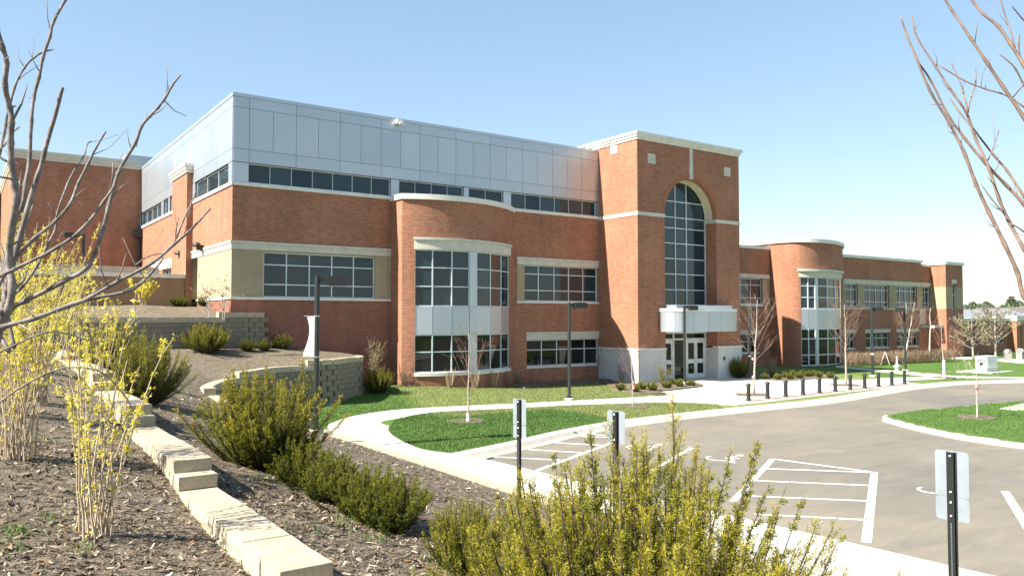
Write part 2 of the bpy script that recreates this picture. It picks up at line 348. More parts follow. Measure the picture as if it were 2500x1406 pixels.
# lawn heightfield north of the kerb
lawn_poly = [(.6, -15.2), (1.2, -15.6), (3.6, -14.75), (8.43, -13.25), (14.8, -13.0), (20, -13.0), (28.5, -11.75), (34.4, -11.8), (38.3, -13.2), (46, -17.5), (90, -29), (90, 12), (28, 12), (27.6, 0), (-1.2, 0), (-1.6, -6), (-2.5, -9), (-1.2, -10.6), (-.3, -11)]
def lawn_tone(x, y): return np.clip(sstep((x-4.2-.25*(y+8))/1.4)*(1-sstep((x-31-.3*(y+8))/6)) + .0, 0, 1)*np.where((y < -9.5) & (x < 9), .0, 1)
grid_sheet('lawn', LAWN, lawn_poly, lawn_z, -3, 90, -30, 12, .3, lawn_tone)
def flat(name, poly, z, mat, thick=.06, kind='structure', parent=None):
    mb = MB(); P = [p[:2] for p in poly]
    A = sum(P[i][0]*P[(i+1) % len(P)][1]-P[(i+1) % len(P)][0]*P[i][1] for i in range(len(P)))
    if A < 0: P = P[::-1]
    mb.prism(P, z-thick, z); o = mb.build(name, mat, parent)
    if kind: o['kind'] = kind
    return o
# curved sidewalk made of slabs
wl = [onz(*p) for p in ((800, 1040), (822, 1028), (860, 1016), (950, 1002), (1060, 994), (1300, 983), (1480, 973), (1600, 966.5))]
wr = [onz(*p) for p in ((1000, 1085), (958, 1062), (948, 1044), (965, 1025), (1020, 1011), (1100, 1003), (1320, 994), (1600, 981))]
wl = [V3(-.10, -21, 0), V3(-.10, -15, 0), V3(-.10, -11.5, 0)] + wl[:1] + wl[1:]; wr = [V3(1.72, -21, 0), V3(1.45, -16.2, 0), V3(.96, -14.6, 0)] + wr
sl = resample(catmull(wl, 6), .3); srr = resample(catmull(wr, 6), .3)
def at_frac(P, f): q = f*(len(P)-1); i = min(int(q), len(P)-2); return P[i]*(1-(q-i))+P[i+1]*(q-i)
walk = thing('sidewalk', (0, 0, 0), None, None); walk['kind'] = 'structure'
NS = 18
for i in range(NS):
    f0, f1 = i/NS, (i+1)/NS; g = .0007; pl = [at_frac(sl, f0+g+(f1-f0-2*g)*k/5) for k in range(6)]; prr = [at_frac(srr, f0+g+(f1-f0-2*g)*k/5) for k in range(6)]
    mb = MB(); mb.prism([p[:2] for p in prr]+[p[:2] for p in pl[::-1]], -.08, .004); mb.build('slab', CONC, walk)
y = -21.03
while y > -44:
    y2 = y-1.52; x0, x1 = 1.74+(-21-y)*.075, 1.74+(-21-y2)*.075
    for a, b_ in ((-.10, .55), (.555, 1)):
        pass
    mb = MB(); mb.prism([(-.10, y2+.006), (x1-.36, y2+.006), (x0-.36, y-.006), (-.10, y-.006)], -.12, .004); mb.build('slab', CONC, walk)
    mb = MB(); mb.prism([(x1-.352, y2+.004), (x1+.1, y2+.004), (x0+.1, y-.004), (x0-.352, y-.004)], -.2, .002); mb.build('kerb_edge', KERB, walk)
    y = y2
# plaza in front of the tower, paths
plaza_px = [(1600, 966.5), (1640, 964), (1612, 956), (1660, 951), (1716, 944), (1717, 938), (1690, 931), (1660, 927), (1650, 920.5), (1740, 918), (1807, 921.8), (1870, 927), (1921, 929.5), (2002, 924), (2040, 926.5), (2104, 927), (2150, 923), (2286, 918.8), (2307, 916), (2400, 919), (2500, 920.5), (2600, 921), (2600, 924), (2500, 923.5), (2353, 921.5), (2209, 929), (2222, 934), (2253, 937), (2190, 943), (2000, 966), (1850, 984), (1800, 987.5), (1762, 986), (1700, 981), (1600, 981)]
flat('plaza', [onz(*p) for p in plaza_px], .0, CONC)
flat('paver_strip', [onz(*p) for p in ((1800, 986.5), (1850, 983.2), (2000, 965), (2190, 942.2), (2250, 936.8), (2212, 936), (2150, 941), (2000, 956.5), (1830, 977))], .006, PAVER, .03)
flat('path', [onz(*p) for p in ((2040, 892.5), (2132, 900.5), (2286, 912.8), (2310, 915.5), (2286, 919), (2200, 911.5), (2132, 904.5), (2040, 896))], .004, CONC)
flat('path', [onz(*p) for p in ((2215, 876), (2290, 871), (2400, 871), (2520, 878), (2520, 888), (2440, 881), (2390, 876), (2300, 875))], .004, CONC)
# kerbs (real step along the asphalt)
def strip(name, pts, w0, w1, z0, z1, mat, roll=0, **k):
    mb = MB(); pts = [np.asarray(p, float) for p in pts]; L = []; R_ = []
    for i, p in enumerate(pts):
        t = pts[min(i+1, len(pts)-1)]-pts[max(i-1, 0)]; t[2] = 0; t /= np.linalg.norm(t); n = V3(-t[1], t[0], 0); L.append(p+n*w1); R_.append(p+n*w0)
    for i in range(len(pts)-1):
        a, b, c, d = R_[i], R_[i+1], L[i+1], L[i]; u = lambda p, z: (p[0], p[1], z)
        mb.face([u(a, z1), u(b, z1), u(c, z1), u(d, z1)]); e0, e1 = (a-(d-a)/np.linalg.norm(d-a)*roll, b-(c-b)/np.linalg.norm(c-b)*roll) if roll else (a, b); mb.face([u(e0, z0), u(e1, z0), u(b, z1), u(a, z1)]); mb.face([u(d, z1), u(c, z1), u(c, z0), u(d, z0)])
    return mb.build(name, mat, **k)
k1 = catmull([(.75, -15.75, 0), (1.55, -15.55, 0), (3.62, -14.91, 0), (6, -14.05, 0), (8.43, -13.46, 0), (11.5, -13.2, 0), (14.8, -13.17, 0), (19.85, -13.2, 0), (24, -12.65, 0), (28.45, -11.98, 0), (31.5, -11.85, 0), (34.41, -12.03, 0), (38.25, -13.4, 0), (46, -17.7, 0), (60, -21.5, 0), (90, -29.5, 0)], 5)
tag(strip('kerb', k1, -.03, .32, -.12, .012, KERB, .14), kind='structure'); tag(strip('gutter', k1, -.46, -.10, -.16, -.0925, mat_noise('gutter_concrete', [(.3, (.30, .275, .22)), (.7, (.42, .39, .32))], 1.5, .85, 6, .1, .003, fine=60)), kind='structure')
# traffic island on the east side
isl2 = catmull([onz(2520, 978), V3(21.0, -17.55, 0), V3(18.4, -17.35, 0), V3(16.9, -17.6, 0), V3(16.15, -18.4, 0), V3(15.2, -19.9, 0), V3(14.6, -21.3, 0), V3(14.35, -23.3, 0), V3(14.4, -26, 0), V3(14.6, -40, 0)], 6)
tag(strip('island_kerb', isl2, -.02, .42, -.12, .02, KERB), kind='structure')
i2p = [(p[0], p[1]) for p in isl2]+[(60, -40), (60, -22)]
grid_sheet('island_lawn', LAWN, [(p[0]+.25, p[1]-.02) for p in isl2]+[(40, -40), (40, -20.5), (26, -18.6)], lambda x, y: np.full(np.shape(x), .03), 14, 40, -40, -17, .2, lambda x, y: np.zeros(len(x)))
flat('sand_path', [onz(*p) for p in ((2520, 982), (2440, 1000), (2475, 1004), (2520, 1003))], .045, KERB, .05)
# painted markings, each line its own part of the road
def line(p, q, wd=.1):
    a, b = onz(*p, z=-.1), onz(*q, z=-.1); t = b-a; L = np.linalg.norm(t); t /= L; n = V3(-t[1], t[0], 0)*wd/2; z = V3(0, 0, .005); mb = MB(); k = max(2, int(L/.25))
    for i in range(k):
        c, d = a+t*L*i/k, a+t*L*(i+1)/k; mb.face([c-n+z, d-n+z, d+n+z, c+n+z])
    mb.build('painted_line', PAINT, road)
for p, q, wd in (((1168, 1113), (1368, 1122.8), .1), ((1226, 1093), (1423, 1105), .1), ((1285, 1076.6), (1475, 1087), .1), ((1330, 1062), (1485, 1067.5), .1), ((1386, 1049.7), (1493, 1065.5), .1), ((1311, 1148.5), (1493, 1081), .13),
                 ((1519, 1189), (1688, 1093), .13), ((1789, 1224), (1886, 1120.6), .14), ((1886, 1120), (2138, 1153), .1), ((2135, 1152), (2115, 1324), .15), ((1873, 1144), (2130, 1152.8), .09), ((1844, 1173), (2128, 1185), .09), ((1816, 1210), (2126, 1223), .09), ((1842, 1255), (2119, 1269), .09), ((2454, 1199), (2512, 1292), .15)):
    line(p, q, wd)
def wheelchair(px, py):
    c = onz(px, py, -.095); mb = MB(); s = 1.0; ex, ey = V3(0, 1, 0)*s, V3(1, 0, 0)*s   # read from the walk: upright along +X
    P = lambda u, v: c+ex*u+ey*v
    def stroke(a, b, wd=.06):
        a, b = P(*a), P(*b); t = (b-a)/np.linalg.norm(b-a); n = V3(-t[1], t[0], 0)*wd/2; mb.face([a-n, b-n, b+n, a+n])
    for k in range(14):
        a0, a1 = math.radians(120+k*18), math.radians(120+(k+1)*18); r0, r1 = .285, .345; o = (.05, -.28)
        mb.face([P(o[0]+r0*math.cos(a0), o[1]+r0*math.sin(a0)), P(o[0]+r1*math.cos(a0), o[1]+r1*math.sin(a0)), P(o[0]+r1*math.cos(a1), o[1]+r1*math.sin(a1)), P(o[0]+r0*math.cos(a1), o[1]+r0*math.sin(a1))])
    for a, b in (((.02, .34), (0, -.1)), ((0, -.1), (-.3, -.14)), ((-.3, -.12), (-.44, -.5)), ((-.44, -.48), (-.58, -.44)), ((.0, .14), (-.26, .1))): stroke(a, b)
    mb.face([P(.02+.09*math.cos(t), .48+.09*math.sin(t)) for t in np.linspace(0, 2*math.pi, 11)[:-1]])
    mb.build('painted_wheelchair_symbol', PAINT, road)
for p in ((1580, 1090), (1778, 1116), (2307, 1193)): wheelchair(*p)

# mulch bank
B_out = [p for p in B_PTS]
mpoly = [(-.42, -44), (-.42, -10.9)] + [(p[0], p[1]) for p in B_PTS] + [(4.55, -2.2), (4.75, -1.5), (4.62, -.8), (4.35, 0), (1.2, 0)] + [(p[0], p[1]+.1) for p in A_PLAN] + [(-34, 2.5), (-34, -44)]
mb_ = grid_sheet('mulch_bank', MULCH, mpoly, mz, -34, 7.2, -44, 3, .14)
def upz(x, y): return 3.36+.52*sstep((np.asarray(y)-.2)/3.5)+.03*np.sin(np.asarray(x)*1.7)
grid_sheet('terrace_bed', MULCH, [(p[0], p[1]+.05) for p in A_PLAN]+[(-34, 2.3), (-34, 21), (0, 21), (0, -.02), (1.3, -.02)], upz, -34, 1.4, -1, 21, .25)
flat('entrance_bed', [onz(*p) for p in ((1462, 928), (1480, 938), (1500, 950), (1560, 961), (1600, 960.5), (1625, 960), (1608, 955.5), (1655, 950), (1714, 943), (1714, 938.5), (1688, 931.5), (1657, 927.5), (1648, 920), (1590, 924), (1556, 934), (1464, 929))], .03, MULCH, .08)
flat('corner_bed', [(14.0, 0), (19.6, 0), (19.6, -1.1), (17, -1.0), (14.8, -1.4), (13, -2.2), (12.9, -1.0)], .10, MULCH, .2)
flat('mound_bed', [onz(*p) for p in ((1826, 925), (1870, 928), (1921, 930), (2002, 924.5), (2044, 926), (2046, 921), (1990, 917), (1900, 912), (1850, 908), (1815, 914))], .035, MULCH, .08)
for p in ((1836, 963.5), (2065, 940)):
    c = onz(*p); flat('tree_pit', [c+V3(.95, 0, 0), c+V3(0, .95, 0), c+V3(-.95, 0, 0), c+V3(0, -.95, 0)], .012, MULCH, .05)
for p in ((1143, 1031), (1546, 993), (2386, 1022), (2305, 922)):
    c = onz(*p); flat('tree_pit', [c+V3(.6*math.cos(a)*(1+.15*math.sin(3*a)), .6*math.sin(a), 0) for a in np.linspace(0, 6.283, 15)[:-1]], .07 if p[0] in (1143, 2386) else .03, MULCH, .12)
print('ground ok')

# ---------------- building helpers ----------------
def wall(mb, O, u, L, z0, z1, holes=(), dep=.16, mi=0, mr=None, off=0.):
    u = V3(u[0], u[1], 0); n = V3(u[1], -u[0], 0); O = V3(O[0], O[1], 0)+n*off; P = lambda s, z, d=0: O+u*s+V3(0, 0, z)-n*d
    ss = sorted({0, L, *[min(max(h[i], 0), L) for h in holes for i in (0, 1)]}); zs = sorted({z0, z1, *[min(max(h[i], z0), z1) for h in holes for i in (2, 3)]})
    for a, b in zip(ss, ss[1:]):
        for c, d in zip(zs, zs[1:]):
            if any(h[0]-1e-6 <= a and b <= h[1]+1e-6 and h[2]-1e-6 <= c and d <= h[3]+1e-6 for h in holes): continue
            mb.face([P(a, c), P(b, c), P(b, d), P(a, d)], mi=mi)
    for a, b, c, d in holes:
        m_ = mi if mr is None else mr
        mb.face([P(a, c), P(a, d), P(a, d, dep), P(a, c, dep)], mi=m_); mb.face([P(b, d), P(b, c), P(b, c, dep), P(b, d, dep)], mi=m_)
        mb.face([P(a, d), P(b, d), P(b, d, dep), P(a, d, dep)], mi=m_); mb.face([P(b, c), P(a, c), P(a, c, dep), P(b, c, dep)], mi=m_)
def window(parent, O, u, s0, s1, z0, z1, cols=(), rows=(), inset=.1, fr=.055, mul=.045, glass=None, fmat=None, name='window'):
    u = V3(u[0], u[1], 0); n = V3(u[1], -u[0], 0); O = V3(O[0], O[1], 0); glass = glass or GLASS
    mb = MB(); P = lambda s, z, d: O+u*s+V3(0, 0, z)-n*d
    def bar(a, b, c, d, dd=0): mb.boxo(P((a+b)/2, (c+d)/2, inset+.05+dd), u*(b-a)/2, n*(.05-dd), V3(0, 0, (d-c)/2))
    bar(s0, s0+fr, z0, z1); bar(s1-fr, s1, z0, z1); bar(s0+fr, s1-fr, z0, z0+fr); bar(s0+fr, s1-fr, z1-fr, z1)
    for c in cols: bar(c-mul/2, c+mul/2, z0+fr, z1-fr, .004)
    for r in rows: bar(s0+fr, s1-fr, r-mul/2, r+mul/2, .008)
    w_ = mb.build(name, fmat or FRAME, parent)
    cs = [s0+fr]+list(cols)+[s1-fr]; rs = [z0+fr]+list(rows)+[z1-fr]
    for a, b in zip(cs, cs[1:]):
        for c, d in zip(rs, rs[1:]):
            m2 = MB(); j = lambda: rnd.uniform(-.004, .004)
            m2.face([P(a, c, inset+.06+j()), P(b, c, inset+.06+j()), P(b, d, inset+.06+j()), P(a, d, inset+.06+j())]); m2.build('pane', glass, w_)
    return w_
def bandbox(parent, name, O, u, s0, s1, z0, z1, proud, mat, back=.05):
    u = V3(u[0], u[1], 0); n = V3(u[1], -u[0], 0); O = V3(O[0], O[1], 0); mb = MB()
    mb.boxo(O+u*(s0+s1)/2+V3(0, 0, (z0+z1)/2)+n*(proud-back)/2, u*(s1-s0)/2, n*(proud+back)/2, V3(0, 0, (z1-z0)/2)); return mb.build(name, mat, parent)
def panels(parent, O, u, spans, z0, z1, gap=.014):
    u = V3(u[0], u[1], 0); n = V3(u[1], -u[0], 0); O = V3(O[0], O[1], 0)
    for a, b in spans:
        mb = MB(); mb.boxo(O+u*(a+b)/2+V3(0, 0, (z0+z1)/2)+n*.01, u*((b-a)/2-gap/2), n*.02, V3(0, 0, (z1-z0)/2-gap/2)); mb.build('panel', PANEL, parent)
def spans(js): return list(zip(js, js[1:]))
class Curve:
    def __init__(s, pts): s.p = [V3(p[0], p[1], 0) for p in pts]; s.c = np.r_[0, np.cumsum([np.linalg.norm(b-a) for a, b in zip(s.p, s.p[1:])])]; s.L = s.c[-1]
    def at(s, q):
        q = min(max(q, 0), s.L); i = min(len(s.p)-2, max(0, int(np.searchsorted(s.c, q, 'right'))-1)); t = (q-s.c[i])/(s.c[i+1]-s.c[i]); return s.p[i]*(1-t)+s.p[i+1]*t
    def nrm(s, q): t = s.at(min(q+.05, s.L))-s.at(max(q-.05, 0)); t /= np.linalg.norm(t); return V3(t[1], -t[0], 0)
    def spx(s, x):
        qs = np.linspace(0, s.L, 600); e = [pr(s.at(q)+V3(0, 0, 3))[0] for q in qs]; return float(qs[int(np.argmin(np.abs(np.array(e)-x)))])
    def knots(s, a, b): return [a]+[q for q in s.c if a+1e-3 < q < b-1e-3]+[b]
    def band(s, mb, a, b, z0, z1, off=0., top=False, bottom=False, ends=False, mi=0):
        ks = s.knots(a, b); Q = [s.at(k)+s.nrm(k)*off for k in ks]; I = [s.at(k)-s.nrm(k)*.12 for k in ks]; Z = lambda p, z: p+V3(0, 0, z)
        for i in range(len(ks)-1):
            mb.face([Z(Q[i], z0), Z(Q[i+1], z0), Z(Q[i+1], z1), Z(Q[i], z1)], [(ks[i], z0), (ks[i+1], z0), (ks[i+1], z1), (ks[i], z1)], mi)
            if top: mb.face([Z(Q[i], z1), Z(Q[i+1], z1), Z(I[i+1], z1), Z(I[i], z1)], mi=mi)
            if bottom: mb.face([Z(Q[i+1], z0), Z(Q[i], z0), Z(I[i], z0), Z(I[i+1], z0)], mi=mi)
        if ends:
            mb.face([Z(I[0], z0), Z(Q[0], z0), Z(Q[0], z1), Z(I[0], z1)], mi=mi); mb.face([Z(Q[-1], z0), Z(I[-1], z0), Z(I[-1], z1), Z(Q[-1], z1)], mi=mi)
    def window(s, parent, cols, rows, glass, inset=.1, mul=.05, name='window', fat=()):
        mb = MB(); z0, z1 = rows[0], rows[-1]; Pt = [s.at(c)-s.nrm(c)*inset for c in cols]; Z = lambda p, z: p+V3(0, 0, z)
        for i, (c, p) in enumerate(zip(cols, Pt)):
            n = s.nrm(c); t = V3(-n[1], n[0], 0); mb.boxo(Z(p, (z0+z1)/2), t*mul/2, n*.05, V3(0, 0, (z1-z0)/2))
        for a, b in zip(Pt, Pt[1:]):
            t = b-a; L = np.linalg.norm(t); t /= L; n = V3(t[1], -t[0], 0)
            for k, r in enumerate(rows):
                e = mul/2 if k in (0, len(rows)-1) else mul*.45; zc = r+(e if k == 0 else -e if k == len(rows)-1 else 0); mb.boxo(Z((a+b)/2, zc), t*L/2, n*.042, V3(0, 0, e))
        w_ = mb.build(name, FRAME, parent)
        for a, b in zip(Pt, Pt[1:]):
            for c, d in zip(rows, rows[1:]):
                m2 = MB(); m2.face([Z(a, c), Z(b, c), Z(b, d), Z(a, d)]); m2.build('pane', glass, w_)
        return w_

# ---------------- main building ----------------
mbld = thing('school_building', (0, 0, 0), 'three storey red brick building with silver metal panelled top floor and curved bay', 'building')
FO, FU = (0, 0), (1, 0); SO, SU = (0, 19.78), (0, -1); Sy = lambda Y: 19.78-Y; LX = 19.6
w1c = [2.29, 3.29, 4.30, 5.31]; w2c = [15.55, 16.58, 17.57, 18.56]
mb = MB(); wall(mb, FO, FU, 7.1, 6.5, 8.75); wall(mb, (7.1, 0), FU, 12.5, -.6, 8.75, [(7.48, 12.45, 4.22, 6.08), (7.63, 12.48, .88, 2.25)])
wall(mb, SO, SU, Sy(6.64), 3, 8.75, [(Sy(onX(427, 650)[1])-2.9, Sy(onX(427, 650)[1]), 5.25, 5.95)]); wall(mb, (0, 6.64), SU, 6.64, 6.5, 8.75)
mb.face([(19.6, 0, -.6), (24, 0, -.6), (24, 0, 12.3), (19.6, 0, 12.3)]); mb.build('wall', BRICK, mbld)
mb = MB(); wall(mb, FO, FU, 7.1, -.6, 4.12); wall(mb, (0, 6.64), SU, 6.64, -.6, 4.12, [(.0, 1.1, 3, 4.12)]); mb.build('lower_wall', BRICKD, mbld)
mb = MB(); wall(mb, FO, FU, 7.1, 4.22, 6.16, [(1.29, 6.31, 4.22, 6.11)]); mb.build('tan_wall', TAN, mbld); mb = MB(); wall(mb, (0, 6.64), SU, 6.64, 4.22, 6.16, [(.0, 1.1, 4.22, 6.16)], 1.2); mb.build('tan_wall', TAN, mbld)
mb = MB(); wall(mb, (14.12, -.02), FU, .46, 4.22, 6.08); mb.build('tan_wall', TAN, mbld); mb = MB(); mb.face([(1.2, 6.64, 3), (1.2, 5.3, 3), (1.2, 5.3, 6.2), (1.2, 6.64, 6.2)]); mb.build('recess_wall', TAN, mbld)
for nm, O, u, a, b, z0, z1, pr_, mt in (('stone_band', FO, FU, -.03, 7.08, 6.16, 6.40, .03, STONE), ('stone_moulding', FO, FU, -.07, 7.08, 6.40, 6.5, .07, STONE), ('stone_band', (0, 6.64), SU, 0, 6.60, 6.16, 6.40, .03, STONE), ('stone_moulding', (0, 6.64), SU, 0, 6.56, 6.40, 6.5, .07, STONE),
        ('sill_ledge', FO, FU, -.05, 7.08, 4.12, 4.22, .05, WHITES), ('sill_ledge', (0, 6.64), SU, 1.1, 6.58, 4.12, 4.22, .05, WHITES),
        ('stone_sill', FO, FU, -.06, 19.58, 8.75, 8.89, .06, WHITES), ('stone_sill', SO, SU, 0, 19.70, 8.75, 8.89, .06, WHITES),
        ('stone_lintel', FO, FU, 14.12, 19.58, 6.08, 6.36, .04, STONE), ('stone_moulding', FO, FU, 14.08, 19.58, 6.36, 6.46, .08, STONE), ('stone_sill', FO, FU, 14.1, 19.58, 4.12, 4.22, .05, WHITES),
        ('stone_lintel', FO, FU, 14.68, 19.58, 2.25, 2.55, .04, STONE), ('stone_moulding', FO, FU, 14.64, 19.58, 2.55, 2.64, .08, STONE), ('stone_sill', FO, FU, 14.7, 19.58, .79, .88, .05, WHITES)):
    bandbox(mbld, nm, O, u, a, b, z0, z1, pr_, mt)
window(mbld, FO, FU, 1.29, 6.31, 4.22, 6.11, w1c, (4.76, 5.58)); window(mbld, FO, FU, 14.58, 19.55, 4.22, 6.08, w2c, (4.78, 5.62))
window(mbld, FO, FU, 14.73, 19.58, .88, 2.25, (15.75, 16.75, 17.7, 18.65), (1.72,), glass=GLASSL)
FH = [(.62, 7.04, 7), (7.47, 10.93, 4), (11.23, 13.26, 2), (13.74, 19.45, 6)]; ZH0, ZH1 = 8.90, 9.70
mb = MB(); wall(mb, FO, FU, LX, 8.89, 12.38, [(a, b, ZH0, ZH1) for a, b, k in FH], .1, off=-.03)
sgy = [onX(x, 480)[1] for x in (558.5, 477.5)]; sg2 = [onX(x, 500)[1] for x in (434.5, 416, 412, 401, 395, 347)]
SH = [(Sy(sgy[1]), Sy(sgy[0]), 3), (Sy(sg2[1]), Sy(sg2[0]), 2), (Sy(sg2[3]), Sy(sg2[2]), 1), (.1, Sy(sg2[4]), 4)]
wall(mb, SO, SU, 19.78, 8.89, 12.38, [(a, b, ZH0, ZH1) for a, b, k in SH], .1, off=-.03); mb.build('panel_backing', JOINT, mbld)
for a, b, k in FH: window(mbld, FO, FU, a, b, ZH0, ZH1, [a+(b-a)*i/k for i in range(1, k)], (), inset=.06, mul=.02, fr=.035)
for a, b, k in SH: window(mbld, SO, SU, a, b, ZH0, ZH1, [a+(b-a)*i/k for i in range(1, k)], (), inset=.06, mul=.04, fr=.04)
J = [0]+[.64+.985*k for k in range(20)]+[LX]; J2 = [0]+[.64+1.97*k for k in range(10)]+[LX]
panels(mbld, FO, FU, spans(J), 10.25, 11.95); panels(mbld, FO, FU, spans(J2), 9.715, 10.25); panels(mbld, FO, FU, spans(J2), 11.95, 12.38)
panels(mbld, FO, FU, [(0, .62), (7.04, 7.47), (10.93, 11.23), (13.26, 13.74), (19.45, LX)], 8.90, 9.70)
JS = list(np.linspace(0, 19.78, 19)); panels(mbld, SO, SU, spans(JS), 10.25, 11.95); panels(mbld, SO, SU, spans(JS[::2]), 11.95, 12.38); panels(mbld, SO, SU, spans(JS[::2]), 9.715, 10.25)
e = [0]+sorted([q for s_ in SH for q in s_[:2]])+[19.78]
panels(mbld, SO, SU, [(e[i], e[i+1]) for i in range(0, len(e), 2) if e[i+1]-e[i] > .05], 8.90, 9.70)
mb = MB(); mb.box((-.05, -.05, 12.38), (LX+.2, .3, 12.53)); mb.box((-.05, .3, 12.381), (.3, 19.9, 12.53)); mb.build('coping', PANEL, mbld)
mb = MB(); mb.face([(.2, .2, 12.3), (24, .2, 12.3), (24, 19.8, 12.3), (.2, 19.8, 12.3)]); mb.face([(24, 0, 0), (24, 19.8, 0), (24, 19.8, 12.3), (24, 0, 12.3)]); mb.face([(24, 19.8, 0), (0, 19.8, 0), (0, 19.8, 12.3), (24, 19.8, 12.3)]); mb.build('roof', JOINT, mbld)
# brick pier on the side, its stepped cap
py0, py1 = onX(470.3, 560)[1], onX(434.5, 520)[1]
mb = MB(); mb.box((-.28, py0, 3), (.02, py1, 10.22)); mb.build('pier', BRICK, mbld)
mb = MB(); mb.box((-.34, py0-.06, 10.22), (.02, py1+.06, 10.36)); mb.box((-.39, py0-.11, 10.36), (.02, py1+.11, 10.50)); mb.box((-.44, py0-.16, 10.50), (.02, py1+.16, 10.64)); mb.build('pier_cap', WHITES, mbld)
# window of the lower side wall
q1, q0 = onX(427, 650)[1], onX(427, 650)[1]+2.9
window(mbld, SO, SU, Sy(q0), Sy(q1), 5.25, 5.95, [Sy(q0)+.97, Sy(q0)+1.93], ()); bandbox(mbld, 'stone_lintel', SO, SU, Sy(q0)-2.8, Sy(q1)+.5, 5.97, 6.45, .05, WHITES)
for x, y in ((497, 600), (452, 620)):
    c = onX(x, y); mb = MB(); mb.lathe([(.20, 0), (.2, .06), (.14, .16), (.02, .2)], (-.30, c[1], c[2]-.05), 10); mb.box((-.3, c[1]-.05, c[2]-.22), (0, c[1]+.05, c[2]+.02)); mb.build('wall_light', DKGREEN, mbld)
c = onX(345.5, 552); mb = MB(); mb.tube([(-.14, 19.3, 3.5), (-.14, 19.3, 8.9)], .09, 8); mb.box((-.4, 19.05, 8.2), (0, 19.55, 8.7)); mb.build('downpipe', DKGREEN, mbld)
c = onY(972, 297, -.1); mb = MB(); mb.box((c[0]-.14, -.3, c[2]-.12), (c[0]+.14, -.02, c[2]+.06)); mb.box((c[0]-.05, -.38, c[2]-.16), (c[0]+.22, -.16, c[2]-.1)); mb.build('floodlight', WHITE, mbld)
for x_, z0_, z1_ in ((1.32, -.4, 4.1), (5.95, -.4, 4.1), (3.7, 6.52, 8.74), (16.9, 2.66, 4.1), (16.9, 6.48, 8.74)): mb = MB(); mb.box((x_, -.003, z0_), (x_+.014, .01, z1_)); mb.build('control_joint', JOINT, mbld)
# curved bay
cx, cyb, r = 9.83, 3.64, 5.44; a0, a1 = math.asin((7.1-cx)/r), math.asin(math.sqrt(r*r-cyb*cyb)/r)
arc = [(cx+r*math.sin(a), cyb-r*math.cos(a)) for a in np.linspace(a0, a1, 45)]; bay = Curve([(7.1, .02)]+arc)
S = lambda deg: (math.radians(deg)-a0)*r+bay.c[1]
sw0, sw1 = S(-24.1), S(39.6); bcols = [S(a) for a in (-24.1, -15.6, -5.8, 3.8)]; bcols2 = [S(a) for a in (8.6, 18.6, 28.6, 39.6)]
mb = MB(); L = bay.L
for a, b in ((0, sw0), (sw1, L)): bay.band(mb, a, b, -.6, 8.66)
bay.band(mb, sw0, sw1, -.6, .78); bay.band(mb, sw0, sw1, 6.96, 8.66)
for sv in (sw0, sw1):
    for z0, z1 in ((.78, 6.96),):
        p = bay.at(sv); n = bay.nrm(sv); qd = p-n*.16; mb.face([p+V3(0, 0, z0), p+V3(0, 0, z1), qd+V3(0, 0, z1), qd+V3(0, 0, z0)])
mb.build('bay_wall', BRICK, mbld)
mb = MB(); bay.band(mb, 0, L, 8.66, 8.90, .09, True, True); mb.build('bay_coping', WHITES, mbld)
mb = MB(); mb.face([(p[0], p[1], 8.8) for p in bay.p]+[(14.2, .02, 8.8)]); mb.build('bay_roof', JOINT, mbld)
mb = MB(); bay.band(mb, sw0-.03, sw1+.03, 6.43, 6.86, .05, False, True, True); bay.band(mb, sw0-.06, sw1+.06, 6.86, 6.96, .11, True, True, True); mb.build('stone_lintel', STONE, mbld)
mb = MB(); bay.band(mb, sw0-.02, sw1+.02, .78, .93, .06, True, True, True); mb.build('stone_sill', WHITES, mbld)
for cc in (bcols, bcols2): bay.window(mbld, cc, [3.88, 4.78, 5.62, 6.43], GLASS); bay.window(mbld, cc, [.93, 1.85, 2.63], GLASSL)
def cpanel(parent, cv, a, b, z0, z1, d=.06):
    P, Q = cv.at(a)-cv.nrm(a)*d, cv.at(b)-cv.nrm(b)*d; t = Q-P; Ln = np.linalg.norm(t); t /= Ln; n = V3(t[1], -t[0], 0); mb = MB(); mb.boxo((P+Q)/2+V3(0, 0, (z0+z1)/2), t*(Ln/2-.006), n*.03, V3(0, 0, (z1-z0)/2-.006)); mb.build('panel', PANEL, parent)
for a, b in spans(bcols)+spans(bcols2): cpanel(mbld, bay, a, b, 2.63, 3.88)
for z0, z1 in ((.93, 2.63), (2.63, 3.88), (3.88, 6.43)): cpanel(mbld, bay, bcols[-1], bcols2[0], z0, z1, .04)

# ---------------- rear block and left parts ----------------
rb = thing('gymnasium_block', (-3.3, 22, 3), 'windowless brick block with pale stepped cornice behind the forsythia', 'building')
bx0 = onY(34, 365, 19.75)[0]
mb = MB(); wall(mb, (bx0, 19.75), FU, -bx0+.0, 3, 12.4); wall(mb, (bx0, 40), SU, 20.25, 3, 12.4); mb.build('wall', BRICK, rb)
mb = MB()
for k in range(3): mb.box((bx0-.05-.05*k, 19.70-.05*k, 12.38+.17*k), (-.04, 40, 12.55+.17*k))
mb.build('cornice', STONE, rb)
rp0 = onY(308, 377, 26)[0]; mb = MB(); mb.box((rp0, 26, 12.6), (6, 32, onY(308, 377, 26)[2])); mb.build('rooftop_unit', PANEL, rb)
lb = thing('far_left_wing', (-14, 40, 3), 'brick wing with white metal upper floor seen past the brick block', 'building')
mb = MB(); wall(mb, (-22, 36), FU, 22+bx0-.3, 3, 10.5); mb.build('wall', BRICK, lb); mb = MB(); mb.box((-22, 36.0, 10.7), (bx0-.3, 40, 14.6)); mb.build('metal_storey', PANEL, lb); mb = MB(); mb.box((-22, 35.85, 10.3), (bx0-.3, 40, 10.69)); mb.build('stone_band', WHITES, lb)
